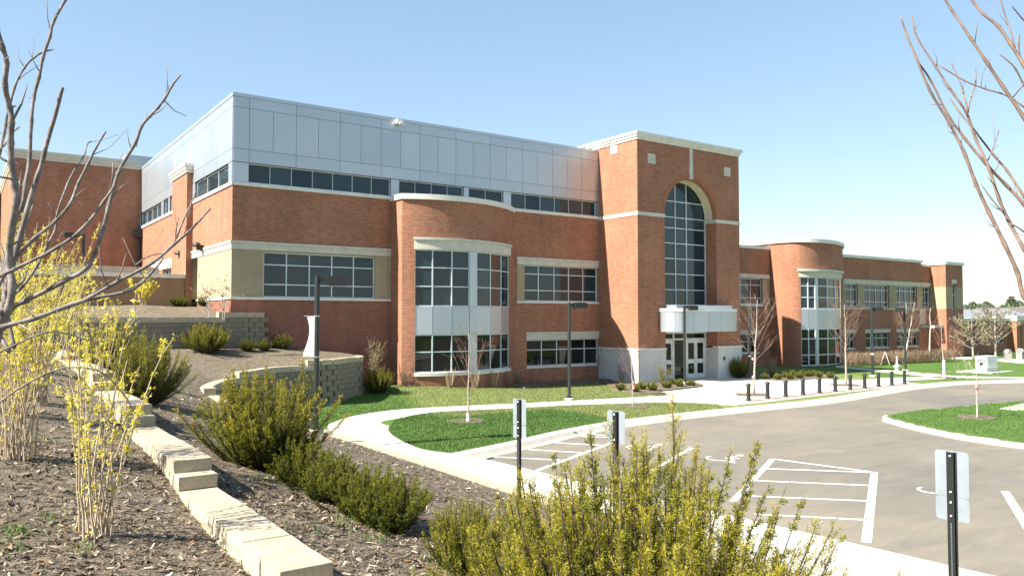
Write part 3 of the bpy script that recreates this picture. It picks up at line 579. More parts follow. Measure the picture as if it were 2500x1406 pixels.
cw = thing('courtyard_wall', (-4, 6.7, 3.8), 'brown rendered screen wall with white coping beside the brick building', 'wall')
mb = MB(); mb.box((-14, 6.66, 3.2), (-.3, 6.95, 5.22)); mb.build('wall', BROWNW, cw); mb = MB(); mb.box((-14, 6.58, 5.22), (-.29, 7.03, 5.40)); mb.build('coping', WHITES, cw)
mb = MB(); mb.box((-14, 12, 3.2), (-.4, 12.3, 6.0)); tag(mb.build('low_grey_wall', KERB), 'plain grey concrete wall showing above the brown screen wall', 'wall')

# ---------------- entrance tower ----------------
tw = thing('entrance_tower', (23.6, 0, 0), 'tall brick entrance tower with a round arched window and white canopy', 'tower')
TX0, TX1, TY = 19.6, 27.65, -3.03; AX0, AX1, AZ, AR = 21.58, 25.67, 8.84, 2.045; AC = (AX0+AX1)/2; GY = -2.2; TO = (TX0, TY)
ZB = 1.78; ZT = 12.62
mb = MB(); wall(mb, TO, FU, AX0-TX0, ZB, ZT); wall(mb, (AX1, TY), FU, TX1-AX1, ZB, ZT); wall(mb, (AX0, TY), FU, AX1-AX0, AZ+AR+.02, ZT)
NA = 28; ang = [math.pi-math.pi*i/NA for i in range(NA+1)]; ap = [(AC+AR*math.cos(a), AZ+AR*math.sin(a)) for a in ang]
for (xa, za), (xb, zb) in spans(ap): mb.face([(xa, TY, za), (xb, TY, zb), (xb, TY, AZ+AR+.02), (xa, TY, AZ+AR+.02)])
wall(mb, (TX0, 0), SU, -TY, ZB, ZT); mb.face([(TX1, TY, 0), (TX1, 3, 0), (TX1, 3, ZT), (TX1, TY, ZT)])
mb.face([(AX1, TY, ZB), (AX1, TY, AZ-.02), (AX1, GY-.05, AZ-.02), (AX1, GY-.05, ZB)]); mb.face([(AX0, GY-.05, ZB), (AX0, GY-.05, AZ-.02), (AX0, TY, AZ-.02), (AX0, TY, ZB)])
for (xa, za), (xb, zb) in spans(ap): mb.face([(xb, TY, zb), (xa, TY, za), (xa, TY+.27, za), (xb, TY+.27, zb)], [(0, 0), (.2, 0), (.2, .27), (0, .27)])
mb.face([(TX0, 3, ZT), (TX1, 3, ZT), (TX1, 3, 0), (TX0, 3, 0)]); mb.build('wall', BRICK, tw)
mb = MB()
for (xa, za), (xb, zb) in spans(ap): mb.face([(xb, TY+.27, zb), (xa, TY+.27, za), (xa, GY, za), (xb, GY, zb)])
mb.build('arch_reveal', CREAM, tw)
# ring of upright bricks round the arch
mb = MB(); NR = 60
for i in range(NR):
    b0, b1 = math.pi*(i+.06)/NR, math.pi*(i+.94)/NR; q = lambda a, rr, y: (AC+rr*math.cos(a), y, AZ+rr*math.sin(a)); r0, r1 = AR+.003, AR+.24
    mb.face([q(b1, r0, TY-.012), q(b0, r0, TY-.012), q(b0, r1, TY-.012), q(b1, r1, TY-.012)], [(.02, .02), (.18, .02), (.18, .06), (.02, .06)])
mb.build('arch_bricks', BRICK, tw)
mb = MB(); wall(mb, TO, FU, AX0-TX0, -.6, 1.70, off=.05); wall(mb, (TX0, 0), SU, -TY+.05, -.6, 1.70, off=.05); mb.build('stone_base', STONEB, tw); mb = MB(); wall(mb, (AX1, TY), FU, TX1-AX1+.05, -.6, 1.70, off=.05)
mb.face([(AX1, TY-.05, -.6), (AX1, TY-.05, 1.7), (AX1, GY, 1.7), (AX1, GY, -.6)]); mb.build('stone_base', STONEB, tw)
mb = MB(); mb.box((TX0-.10, TY-.10, 1.70), (AX0, TY+.02, 1.79)); mb.box((AX1-.05, TY-.10, 1.70), (TX1+.1, TY+.3, 1.79)); mb.box((TX0-.10, TY+.02, 1.70), (TX0+.02, 0, 1.79)); mb.build('base_moulding', WHITES, tw)
mb = MB(); mb.box((TX0-.03, TY-.03, 8.68), (AX0+.01, TY+.05, 8.87)); mb.box((TX0-.03, TY+.05, 8.68), (TX0+.05, 0, 8.87)); mb.build('stone_band', STONE, tw); mb = MB(); mb.box((AX1-.03, TY-.03, 8.68), (TX1+.03, GY, 8.87)); mb.build('stone_band', STONE, tw)
mb = MB()
for k in range(3): mb.box((TX0-.05-.06*k, TY-.05-.06*k, ZT+.13*k), (TX1+.05+.06*k, 3.0, ZT+.13*(k+1)))
mb.build('cornice', WHITES, tw)
for x0, z0, x1, z1 in ((20.35, 11.45, 20.91, 11.96), (26.36, 11.40, 26.91, 11.90)): bandbox(tw, 'stone_square', (0, TY), FU, x0, x1, z0, z1, .02, STONE)
bandbox(tw, 'stone_strip', (0, TY), FU, 23.52, 23.78, 10.92, ZT, .03, STONE)
mb = MB(); mb.box((TX0-.03, -1.55, 12.14), (TX0+.02, -1.02, 12.24)); mb.box((TX0-.03, -1.55, 12.47), (TX0+.02, -1.02, 12.57)); mb.box((TX0-.03, -1.55, 12.24), (TX0+.02, -1.43, 12.47)); mb.box((TX0-.03, -1.14, 12.24), (TX0+.02, -1.02, 12.47)); mb.box((TX0-.012, -1.43, 12.24), (TX0+.02, -1.14, 12.47)); mb.build('vent', STONE, tw)
# arched glazing
arch = lambda x: AZ+math.sqrt(max(0, AR*AR-(x-AC)**2))
tc_ = [AX0, 23.21, 24.09, AX1]; tr_ = [4.08, 4.905, 5.76, 6.61, 7.45, 8.29, 8.88, 9.76, 11]
mb = MB()
for x in tc_[1:-1]: mb.box((x-.025, GY-.06, 4.05), (x+.025, GY+.04, arch(x)))
mb.box((AX0, GY-.06, 4.05), (AX0+.06, GY+.04, AZ)); mb.box((AX1-.06, GY-.06, 4.05), (AX1, GY+.04, AZ))
for z in tr_[:-1]:
    hw = AR if z <= AZ else math.sqrt(max(0, AR*AR-(z-AZ)**2)); mb.box((AC-hw+.02, GY-.055, z-.025), (AC+hw-.02, GY+.04, z+.025))
for (xa, za), (xb, zb) in spans(ap):
    s_ = lambda x, z: (AC+(x-AC)*.975, AZ+(z-AZ)*.975); (xc, zc), (xd, zd) = s_(xa, za), s_(xb, zb); mb.face([(xc, GY-.05, zc), (xd, GY-.05, zd), (xb, GY-.05, zb), (xa, GY-.05, za)])
aw = mb.build('arched_window', FRAME, tw)
for xa, xb in spans(tc_):
    for za, zb in spans(tr_):
        xs = np.linspace(xa, xb, 14); up = [min(zb, arch(x)) for x in xs]; ok = [(x, u_) for x, u_ in zip(xs, up) if u_ > za+.001]
        if len(ok) < 2: continue
        m2 = MB(); m2.face([(ok[0][0], GY, za), (ok[-1][0], GY, za)]+[(x, GY, u_) for x, u_ in ok[::-1]]); m2.build('pane', GLASS, aw)
mb = MB(); mb.box((AX0, GY-.02, 2.58), (AX1, GY+.1, 4.05)); mb.build('spandrel_panel', PANEL, tw)
# entrance doors
mb = MB(); DX = [AX0, 23.02, 23.1, 23.95, 24.03, AX1]
for x in (AX0, 22.95, 23.93, AX1-.14): mb.box((x, GY-.07, 0), (x+.10, GY+.04, 2.58))
mb.box((AX0, GY-.068, 2.15), (AX1, GY+.04, 2.24)); mb.box((AX0, GY-.068, 2.50), (AX1, GY+.04, 2.58)); dfr = mb.build('door_frame', FRAMEW, tw)
for xa, xb in ((AX0+.1, 22.95), (23.05, 23.93), (24.03, AX1-.14)): m2 = MB(); m2.face([(xa, GY, 2.24), (xb, GY, 2.24), (xb, GY, 2.5), (xa, GY, 2.5)]); m2.build('pane', GLASSL, dfr)
m2 = MB(); m2.face([(23.05, GY, 0), (23.93, GY, 0), (23.93, GY, 2.15), (23.05, GY, 2.15)]); m2.build('pane', GLASSL, dfr)
for xa, xb in ((AX0+.11, 22.26), (22.27, 22.94), (24.04, 24.77), (24.78, AX1-.15)):
    mb = MB(); st = .12
    mb.box((xa, GY-.05, .02), (xa+st, GY, 2.14)); mb.box((xb-st, GY-.05, .02), (xb, GY, 2.14)); mb.box((xa+st, GY-.049, .02), (xb-st, GY, .28)); mb.box((xa+st, GY-.049, .85), (xb-st, GY, 1.08)); mb.box((xa+st, GY-.049, 1.98), (xb-st, GY, 2.14)); d_ = mb.build('door', FRAMEW, tw)
    for z0, z1 in ((.28, .85), (1.08, 1.98)): m2 = MB(); m2.face([(xa+st, GY-.02, z0), (xb-st, GY-.02, z0), (xb-st, GY-.02, z1), (xa+st, GY-.02, z1)]); m2.build('pane', GLASSL, d_)
    mb = MB(); mb.tube([(xb-.06, GY-.1, .95), (xb-.06, GY-.1, 1.25)], .015, 6); mb.build('handle', BOLT, d_)
mb = MB(); mb.box((26.1, TY-.075, 1.0), (26.25, TY-.05, 1.2)); mb.build('notice_plate', BLACK, tw)
# canopy, bowed in plan
cp = [(21.1, TY), (21.08, -3.35), (21.18, -3.75), (21.45, -4.1), (21.9, -4.32), (22.6, -4.45), (23.8, -4.5), (25.1, -4.4), (25.9, -4.15), (26.4, -3.75), (26.58, -3.3), (26.6, TY)]
cv = Curve(catmull([V3(*p, 0) for p in cp], 4)); cb = [cv.L*k/7 for k in range(8)]
canopy = MB(); canopy.prism([tuple(cv.at(q)[:2]-cv.nrm(q)[:2]*.06) for q in cv.knots(0, cv.L)], 2.66, 3.83, bottom=True); can = canopy.build('canopy', FRAMEW, tw)
for a, b in spans(cb): mb = MB(); cv.band(mb, a+.008, b-.008, 2.64, 3.68, .0, True, True, True); mb.build('panel', PANEL, can)
mb = MB(); cv.band(mb, 0, cv.L, 3.69, 3.86, .035, True, True); mb.build('rim', FRAMEW, can)
mb = MB(); mb.prism([(21.5, TY-.01), (21.5, -3.9), (25.9, -3.9), (25.9, TY-.01)][::1], 3.83, 4.04); mb.build('roof_box', PANEL, can)

# ---------------- classroom wing ----------------
wg = thing('classroom_wing', (46, 3, 0), 'two storey brick classroom wing with a rounded glazed corner and end pylon', 'building')
SGY, WY, PY = 2.94, 2.21, .9
TURX = 38.36
mb = MB(); wall(mb, (27.66, SGY), FU, TURX-27.66, -.6, 8.2, [(1.0, 9.85, 4.3, 6.12), (1.0, 9.2, .95, 2.24)]); mb.build('wall', BRICK, wg); mb = MB()
wall(mb, (46.3, WY), FU, 11.55, -.6, 8.0, [(.25, 1.95, 4.2, 5.98), (2.8, 6.4, 4.2, 5.98), (7.35, 10.75, 4.2, 5.98), (.3, 1.45, 1.0, 2.2), (2.95, 6.3, 1.0, 2.2), (7.45, 10.8, 1.0, 2.2)])
wall(mb, (57.85, WY), FU, 1.4, -.6, 7.7, [(.1, 1.3, 4.2, 5.98)])
mb.face([(57.85, WY, 7.6), (57.85, 12, 7.6), (57.85, 12, 8.0), (57.85, WY, 8.0)]); mb.build('wall', BRICK, wg)
for a, b in ((46.3, 46.55), (48.25, 49.1), (52.7, 53.65), (57.05, 57.95)): tn = MB(); tn.box((a+.002, WY-.012, 4.12), (b-.002, WY+.05, 6.02)); tn.build('tan_wall', TAN, wg)
tn = MB(); tn.box((37.52, SGY-.012, 4.2), (38.34, SGY+.05, 6.14)); tn.build('tan_wall', TAN, wg)
for nm, O, a, b, z0, z1, p_, mt in (('stone_lintel', (0, WY), 46.3, 59.22, 6.0, 6.22, .05, STONE), ('stone_moulding', (0, WY), 46.3, 59.22, 6.22, 6.33, .09, STONE), ('sill_ledge', (0, WY), 46.3, 59.22, 4.02, 4.12, .04, STONE),
    ('stone_lintel', (0, SGY), 28, 38.3, 6.14, 6.42, .06, STONE), ('sill_ledge', (0, SGY), 28, 37.5, 4.18, 4.30, .05, WHITES), ('stone_lintel', (0, SGY), 28, 37.2, 2.24, 2.5, .05, STONE), ('stone_sill', (0, SGY), 28, 37.1, .86, .95, .05, WHITES), ('coping', (0, SGY), 27.7, 38.34, 8.2, 8.42, .08, WHITES),
    ('coping', (0, WY), 46.0, 57.95, 8.0, 8.22, .09, WHITES), ('coping', (0, WY), 57.96, 59.22, 7.7, 7.9, .08, WHITES),
    ('stone_lintel', (0, WY), 46.5, 47.85, 2.2, 2.45, .04, STONE), ('stone_lintel', (0, WY), 49.15, 52.75, 2.2, 2.45, .04, STONE), ('stone_lintel', (0, WY), 53.65, 57.2, 2.2, 2.45, .04, STONE),
    ('stone_sill', (0, WY), 49.2, 52.65, .92, 1.0, .04, WHITES), ('stone_sill', (0, WY), 53.7, 57.15, .92, 1.0, .04, WHITES), ('stone_sill', (0, WY), 46.55, 47.8, .92, 1.0, .04, WHITES)):
    bandbox(wg, nm, O, FU, a, b, z0, z1, p_, mt)
W = lambda a, b, z0, z1, k, rows, g=None: window(wg, (0, WY), FU, a, b, z0, z1, [a+(b-a)*i/k for i in range(1, k)], rows, glass=g)
W(46.55, 48.25, 4.2, 5.98, 2, (4.62, 5.55)); W(49.1, 52.7, 4.2, 5.98, 4, (4.62, 5.55)); W(53.65, 57.05, 4.2, 5.98, 4, (4.62, 5.55)); W(57.95, 59.15, 4.2, 5.98, 2, (4.62, 5.55))
W(46.6, 47.75, 1.0, 2.2, 2, (1.75,), GLASSL); W(49.25, 52.6, 1.0, 2.2, 4, (1.75,), GLASSL); W(53.75, 57.1, 1.0, 2.2, 4, (1.75,), GLASSL)
window(wg, (27.66, SGY), FU, 1.0, 9.85, 4.3, 6.12, [1.0+1.1*i for i in range(1, 8)], (4.75, 5.65)); window(wg, (27.66, SGY), FU, 1.0, 9.2, .95, 2.24, [1.0+1.05*i for i in range(1, 8)], (1.7,), glass=GLASSL)
# rounded corner (turret)
tcv = Curve([(TURX, 14), (TURX, 1.9)]+[tuple(p[:2]) for p in catmull([V3(TURX, 1.85, 0), V3(38.62, 1.15, 0), V3(39.15, .68, 0), V3(40.3, .34, 0), V3(41.9, .34, 0), V3(43.5, .75, 0), V3(44.9, 1.35, 0), V3(46.3, 2.24, 0)], 6)])
t0, t1 = tcv.spx(1956), tcv.spx(2053); mb = MB()
for a, b in ((0, t0), (t1, tcv.L)): tcv.band(mb, a, b, -.6, 8.62)
tcv.band(mb, t0, t1, 6.75, 8.62)
mb.build('turret_wall', BRICK, wg)
mb = MB(); tcv.band(mb, 0, tcv.L, 8.62, 8.88, .12, True, True); mb.build('turret_coping', WHITES, wg)
mb = MB(); mb.face([(p[0], p[1], 8.7) for p in tcv.p]+[(46.3, 14, 8.7)]); mb.face([(27.7, SGY, 8.3), (TURX, SGY, 8.3), (TURX, 14, 8.3), (27.7, 14, 8.3)]); mb.face([(46.3, WY, 7.95), (57.85, WY, 7.95), (57.85, 14, 7.95), (46.3, 14, 7.95)]); mb.build('roof', JOINT, wg)
mb = MB(); tcv.band(mb, t0-.12, t1+.25, 6.2, 6.6, .10, False, True, True); tcv.band(mb, t0-.2, t1+.33, 6.6, 6.75, .22, True, True, True); mb.build('stone_lintel', STONE, wg)
ct1 = [tcv.spx(x) for x in (1956, 1974, 1992)]; ct2 = [tcv.spx(x) for x in (1998, 2022, 2041, 2053)]
for cc in (ct1, ct2): tcv.window(wg, cc, [3.98, 4.78, 5.58, 6.2], GLASS, .08, .07); tcv.window(wg, cc, [.02, .78, 1.9, 2.62], GLASSL, .08, .08)
for a, b in spans(ct1)+spans(ct2): cpanel(wg, tcv, a, b, 2.63, 3.97, .05)
for z0, z1 in ((.02, 2.62), (2.63, 3.97), (3.98, 6.2)): cpanel(wg, tcv, ct1[-1], ct2[0], z0, z1, .03)
# end pylon
PX0, PX1 = 59.24, 62.2; mb = MB(); wl_ = (1.07, 1.73, 2.35, 6.3)
for z0, z1 in ((-.6, 4.1), (6.0, 7.85)):
    wall(mb, (PX0, PY), FU, PX1-PX0, z0, z1, [(wl_[0], wl_[1], max(z0, wl_[2]), min(z1, wl_[3]))]); wall(mb, (PX0, 4), SU, 4-PY, z0, z1)
mb.face([(PX1, PY, -.6), (PX1, 4, -.6), (PX1, 4, 7.85), (PX1, PY, 7.85)]); mb.build('pylon_wall', BRICK, wg)
mb = MB(); wall(mb, (PX0, PY), FU, PX1-PX0, 4.1, 6.0, [(wl_[0], wl_[1], 4.1, 6.0)]); wall(mb, (PX0, 4), SU, 4-PY, 4.1, 6.0); mb.build('tan_wall', TAN, wg)
mb = MB(); mb.box((PX0-.1, PY-.1, 7.85), (PX1+.1, 4, 8.11)); mb.build('coping', WHITES, wg)
window(wg, (PX0, PY), FU, wl_[0], wl_[1], 2.35, 6.3, (), (3.3, 4.1, 5.3), inset=.06); bandbox(wg, 'stone_lintel', (PX0, PY), FU, 1.0, 1.8, 6.3, 6.6, .05, STONE); bandbox(wg, 'stone_sill', (PX0, PY), FU, 1.0, 1.8, 2.24, 2.35, .05, STONE)
mb = MB(); mb.box((57.75, 1.15, 2.5), (59.22, WY, 2.72)); mb.build('porch_roof', STONE, wg); mb = MB(); mb.box((57.3, WY-.06, 2.8), (58.3, WY-.02, 4.1)); mb.build('metal_panel', PANEL, wg)
# low building beyond
lw = thing('low_annex', (70, 3, 0), 'low single storey brick annex with white roof edge beyond the wing', 'building')
mb = MB(); wall(mb, (PX1+.01, 3.0), FU, 45, -.6, 3.05, [(10.4, 12.6, .9, 2.0)]); mb.build('wall', BRICK, lw); mb = MB(); mb.box((PX1+.02, 2.7, 3.05), (107, 20, 3.32)); mb.build('roof_edge', WHITES, lw)
window(lw, (PX1+.01, 3.0), FU, 10.4, 12.6, .9, 2.0, (11.5,), ())
for x, s_ in ((2488, 1.0), (2500, 1.2)):
    c = onY(x, 860, 2.2)[0]; mb = MB(); mb.box((c-.4, 2.2, -.3), (c+.4, 3.0, 3.05)); mb.build('pier', BRICK, lw); mb = MB(); mb.box((c-.5, 2.1, 3.05), (c+.5, 3.1, 3.55)); mb.build('pier_cap', WHITES, lw)
c = onY(2361, 780, 2.5)[0]; mb = MB(); mb.box((c-.14, 2.5, 3.0), (c+.14, 2.68, 3.3)); mb.build('roof_light', WHITE, lw)
print('buildings ok')

# ---------------- retaining walls, block by block ----------------
def block_mesh(name, L, D, H, mat, seed):
    rg = random.Random(seed); mb = MB(); nx = 3; c = .004
    j = lambda a: rg.uniform(-a, a)
    front = [[V3(-L/2+c+(L-2*c)*i/nx, -D/2-(.014 if 0 < i < nx and k == 1 else 0)+j(.006), (0, H/2, H)[k]*.975+.0125*H) for i in range(nx+1)] for k in range(3)]
    back = [[V3(-L/2+c+(L-2*c)*i/nx, D/2+j(.006), (0, H/2, H)[k]*.975+.0125*H) for i in range(nx+1)] for k in range(3)]
    for k in range(2):
        for i in range(nx): mb.face([front[k][i], front[k][i+1], front[k+1][i+1], front[k+1][i]]); mb.face([back[k][i+1], back[k][i], back[k+1][i], back[k+1][i+1]])
    for i in range(nx): mb.face([front[2][i], front[2][i+1], back[2][i+1], back[2][i]]); mb.face([front[0][i+1], front[0][i], back[0][i], back[0][i+1]])
    for q in (0, nx): mb.face([front[0][q], front[2][q], back[2][q], back[0][q]] if q == 0 else [back[0][q], back[2][q], front[2][q], front[0][q]])
    o = mb.build(name, mat); me = o.data; bpy.data.objects.remove(o); me.name = name+'_mesh'; return me
def meshes(pref, L, D, H, mat, n=4): return [block_mesh(pref, L, D, H, mat, 10+i) for i in range(n)]
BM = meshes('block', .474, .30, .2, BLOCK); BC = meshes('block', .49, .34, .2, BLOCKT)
def place(me, parent, p, yaw, tilt=0, sc=(1, 1, 1), name='block'):
    o = bpy.data.objects.new(name, me); COL.objects.link(o); o.parent = parent; o.matrix_parent_inverse = Matrix.Translation(-parent.location)
    o.location = tuple(map(float, p)); o.rotation_euler = (tilt, 0, yaw); o.scale = sc; return o
def block_wall(parent, plan, topf, botf, H=.2, step=.465, batter=.02, side=1):
    P = resample(plan, step); n = len(P)-1; cnt = 0
    for k in range(0, 40):
        zb = -.4+k*H
        for i in range(n):
            a, b = P[i], P[i+1]; 
            if k % 2: a, b = (P[i]+P[i+1])/2, (P[min(i+1, n)]+P[min(i+2, n)])/2
            if np.linalg.norm(b-a) < .3: continue
            m_ = (a+b)/2; top = topf((i+.5*(k % 2)+.5)/n); bot = botf(m_[0], m_[1])
            if zb+H > top+.02 or zb+H < bot-.02: continue
            t = b-a; yaw = math.atan2(t[1], t[0])+(0 if side > 0 else math.pi); nn = V3(math.sin(yaw), -math.cos(yaw), 0); cap = zb+2*H > top+.02
            off = batter*((top-zb)/H)+(.02 if cap else 0)
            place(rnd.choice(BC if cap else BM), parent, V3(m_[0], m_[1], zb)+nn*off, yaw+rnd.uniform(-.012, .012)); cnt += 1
    return cnt
wa = thing('retaining_wall', (-3, .2, 2.4), 'shaded grey-brown block retaining wall holding the terrace bed against the brick building', 'wall')
n1 = block_wall(wa, A_PLAN, lambda f: 3.62 if f < .155 else 3.42, lambda x, y: mz1(x, y)-.1, side=-1)
Bw = [V3(-.62, -11.6, 0), V3(-1.0, -11.3, 0)]
Bplan = [V3(p[0], p[1], 0) for p in B_PTS]; Bz = [p[2] for p in B_PTS]
tail = [V3(4.55, -2.2, 0), V3(4.75, -1.5, 0), V3(4.62, -.8, 0), V3(4.35, -.1, 0)]
plan = catmull(Bw+Bplan+tail, 4); ztab = [.3, .5]+Bz+[1.82]*4
def btop(f): q = f*(len(ztab)-1); return float(np.floor((np.interp(q, range(len(ztab)), ztab)+.06+.4)/.2)*.2-.4)
# arc-length parameter -> control index
segl = [np.linalg.norm(b-a) for a, b in zip(plan, plan[1:])]; cum = np.r_[0, np.cumsum(segl)]/sum(segl)
btop_s = lambda f: btop(np.interp(f, cum, np.linspace(0, 1, len(cum))))
wb = thing('curved_retaining_wall', (2, -6, .5), 'curved tan block retaining wall stepping up beside the lawn', 'wall')
n2 = block_wall(wb, plan, btop_s, lambda x, y: float(lawn_z(x, y)) if y > -10 else .05, side=1)
print('blocks', n1, n2, [tuple(np.round(p, 2)) for p in B_PTS])
wc = thing('stepped_garden_wall', (-7, -22, 1.6), 'low stepped wall of pale tan blocks running up the mulch bank', 'wall')
CB = [block_mesh('block', .462, .41, .145, BLOCKT, 40+i) for i in range(7)]
steps = [(-28.2, -27.6, 1.235), (-27.6, -27.25, 1.37), (-27.25, -26.95, 1.505), (-26.95, -23.86, 1.64), (-23.86, -23.62, 1.775), (-23.62, -20.66, 1.91), (-20.66, -20.42, 2.045), (-20.42, -17.72, 2.18), (-17.72, -17.46, 2.315), (-17.46, -12.2, 2.45), (-12.2, -9, 2.55)]
for y0, y1, zt in steps:
    k = max(1, round((y1-y0)/.465)); L = (y1-y0)/k
    for c in range(3):
        for i in range(k):
            place(rnd.choice(CB), wc, V3(-6.87+rnd.uniform(-.007, .007)-.012*c, y0+L*(i+.5), zt-.135*(c+1)+rnd.uniform(-.003, .003)), math.pi/2+rnd.uniform(-.008, .008)+(math.pi if rnd.random() < .5 else 0), sc=(L/.464, .93, .93))
ke = thing('block_edging', (-.5, -20, 0), 'low edging of tan blocks between mulch bank and sidewalk', 'edging')
y = -43.
while y < -10.6:
    place(rnd.choice(CB), ke, V3(-.31+rnd.uniform(-.006, .006), y, .0), math.pi/2, name='block'); y += .468

# ---------------- mulch chips, grass blades ----------------
def chips(n, dmin, dmax, spread, s0, s1, name, lab):
    d = dmin+(dmax-dmin)*RNG.random(n)**1.15; la = (RNG.random(n)*2-1)*spread*d-(.25*d)
    x = CAM[0]+cy_*d+sy_*la; y_ = CAM[1]+sy_*d-cy_*la; ok = inpoly(mpoly, x, y_) & (x < -.62); x, y_ = x[ok], y_[ok]; z = mz(x, y_)+.006; n = len(x)
    th = RNG.random(n)*6.283; el = RNG.normal(0, .35, n); L = (s0+(s1-s0)*RNG.random(n)**2)/2; Wd = L*(.14+.22*RNG.random(n))
    u = np.stack([np.cos(th)*np.cos(el), np.sin(th)*np.cos(el), np.sin(el)], 1)*L[:, None]; rl = RNG.normal(0, .5, n)
    v = np.stack([-np.sin(th)*np.cos(rl), np.cos(th)*np.cos(rl), np.sin(rl)], 1)*Wd[:, None]; c = np.stack([x, y_, z+RNG.random(n)*.012], 1)
    P = np.stack([c-u-v, c+u-v*.6, c+u+v, c-u+v*.7], 1); o = soup(name, P, CHIP, None, np.clip(RNG.beta(1.6, 2.2, n), 0, 1)); tag(o, lab, None, None, 'stuff')
chips(70000, 2.2, 9, .95, .025, .085, 'bark_mulch', 'weathered brown and grey bark chips covering the bank')
chips(26000, 8, 26, .8, .04, .12, 'bark_mulch', 'weathered bark chips further up the bank')
def litter(n):
    d = 4+22*RNG.random(n); la = (RNG.random(n)*2-1)*.7*d-.2*d; x = CAM[0]+cy_*d+sy_*la; y_ = CAM[1]+sy_*d-cy_*la; ok = inpoly(mpoly, x, y_) & (x < -.7); x, y_ = x[ok], y_[ok]; n = len(x); z = mz(x, y_)+.012
    th = RNG.random(n)*6.283; u = np.stack([np.cos(th), np.sin(th), RNG.normal(0, .4, n)], 1)*.03; v = np.stack([-np.sin(th), np.cos(th), RNG.normal(0, .4, n)], 1)*.018; c = np.stack([x, y_, z], 1)
    tag(soup('dead_leaves', np.stack([c-u, c+v, c+u, c-v], 1), LITTER, None, RNG.random(n)), 'dry curled leaves blown over the bark mulch', None, None, 'stuff')
    m_ = 900; k = RNG.integers(0, n, 130); cx_ = np.repeat(x[k], 40)+RNG.normal(0, .09, 5200); cy2 = np.repeat(y_[k], 40)+RNG.normal(0, .09, 5200); zz = mz(cx_, cy2); th = RNG.random(5200)*6.283; c = np.stack([cx_, cy2, zz], 1); u = np.stack([np.cos(th), np.sin(th), 0*th], 1)*.006; t = c+np.stack([RNG.normal(0, .03, 5200), RNG.normal(0, .03, 5200), .03+.05*RNG.random(5200)], 1)
    tag(soup('weeds', np.stack([c-u, c+u, t], 1), BLADE, None, np.clip(.3+.6*RNG.random(5200), 0, 1), 3), 'sparse green weeds sprouting through the bark mulch', None, None, 'stuff')
LITTER = mat_tone('dead_leaf', [(0, (.16, .075, .03)), (.5, (.30, .17, .075)), (1, (.46, .33, .19))], .8, .2)
litter(1500)
def blades(n, poly, zf, x0, x1, y0, y1, tone, h=.05, name='grass'):
    x = x0+(x1-x0)*RNG.random(n); y_ = y0+(y1-y0)*RNG.random(n); ok = inpoly(poly, x, y_); x, y_ = x[ok], y_[ok]; n = len(x); z = zf(x, y_)
    th = RNG.random(n)*6.283; wd = .010; hh = h*(.6+.8*RNG.random(n)); lean = RNG.normal(0, .35, (n, 2))
    c = np.stack([x, y_, z], 1); u = np.stack([np.cos(th), np.sin(th), 0*th], 1)*wd; t = c+np.stack([lean[:, 0]*hh, lean[:, 1]*hh, hh], 1)
    tag(soup(name, np.stack([c-u, c+u, t], 1), BLADE, None, np.clip(tone(x, y_)*.7+RNG.random(n)*.4, 0, 1), 3), 'short mown grass of the lawn', None, None, 'stuff')
islp = [p[:2] for p in wr[2:]]+[onz(1750, 985)[:2], (14.6, -12.8), (11.5, -12.85), (8.4, -13.1), (6, -13.7), (3.6, -14.5), (1.4, -15.3)]
blades(90000, islp, lawn_z, .5, 17, -15.6, -7.4, lawn_tone)
frontp = [p[:2] for p in wl[3:]]+[(16, -5), (19, -1.2), (14, -1.5), (12, -2.3), (9, -2.2), (7, -1), (6.9, -1.6)]+[(p[0]+.3, p[1]-.2) for p in B_PTS[::-1]]
blades(90000, frontp, lawn_z, -2, 19, -10.8, -.6, lawn_tone)
blades(50000, [(p[0]+.42, p[1]-.05) for p in isl2]+[(30, -40), (30, -20.5)], lambda x, y: np.full(np.shape(x), .03), 14.5, 30, -30, -17.4, lambda x, y: x*0+.1)

# ---------------- shrubs ----------------
def unit(a): return a/(np.linalg.norm(a, axis=-1, keepdims=True)+1e-9)
def shoot_soup(base, dirs, lens, n, nl, nw, tone0=.2, tone1=.95, bend=.25, spread=.85, t0=.12):
    S_ = len(base); t = t0+(1-t0)*(np.arange(n)[None]+RNG.random((S_, n)))/n; up = V3(0, 0, 1)
    pos = base[:, None]+dirs[:, None]*(lens[:, None, None]*t[..., None])+up*(bend*lens[:, None, None]*(t**2)[..., None])
    ax = unit(dirs[:, None]+up*2*bend*t[..., None]); rn = RNG.normal(0, 1, (S_, n, 3)); rad = unit(rn-ax*np.sum(rn*ax, -1, keepdims=True))
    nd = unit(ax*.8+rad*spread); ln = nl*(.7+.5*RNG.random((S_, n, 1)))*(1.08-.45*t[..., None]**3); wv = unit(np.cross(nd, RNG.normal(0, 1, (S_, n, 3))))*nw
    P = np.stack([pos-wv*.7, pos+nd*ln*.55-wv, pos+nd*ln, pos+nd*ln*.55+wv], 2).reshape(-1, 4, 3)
    st = RNG.normal(0, .11, (S_, 1)); tn = tone0+(tone1-tone0)*t**1.4+st*.7+RNG.normal(0, .035, (S_, n)); return P, np.clip(tn, 0, 1).ravel()
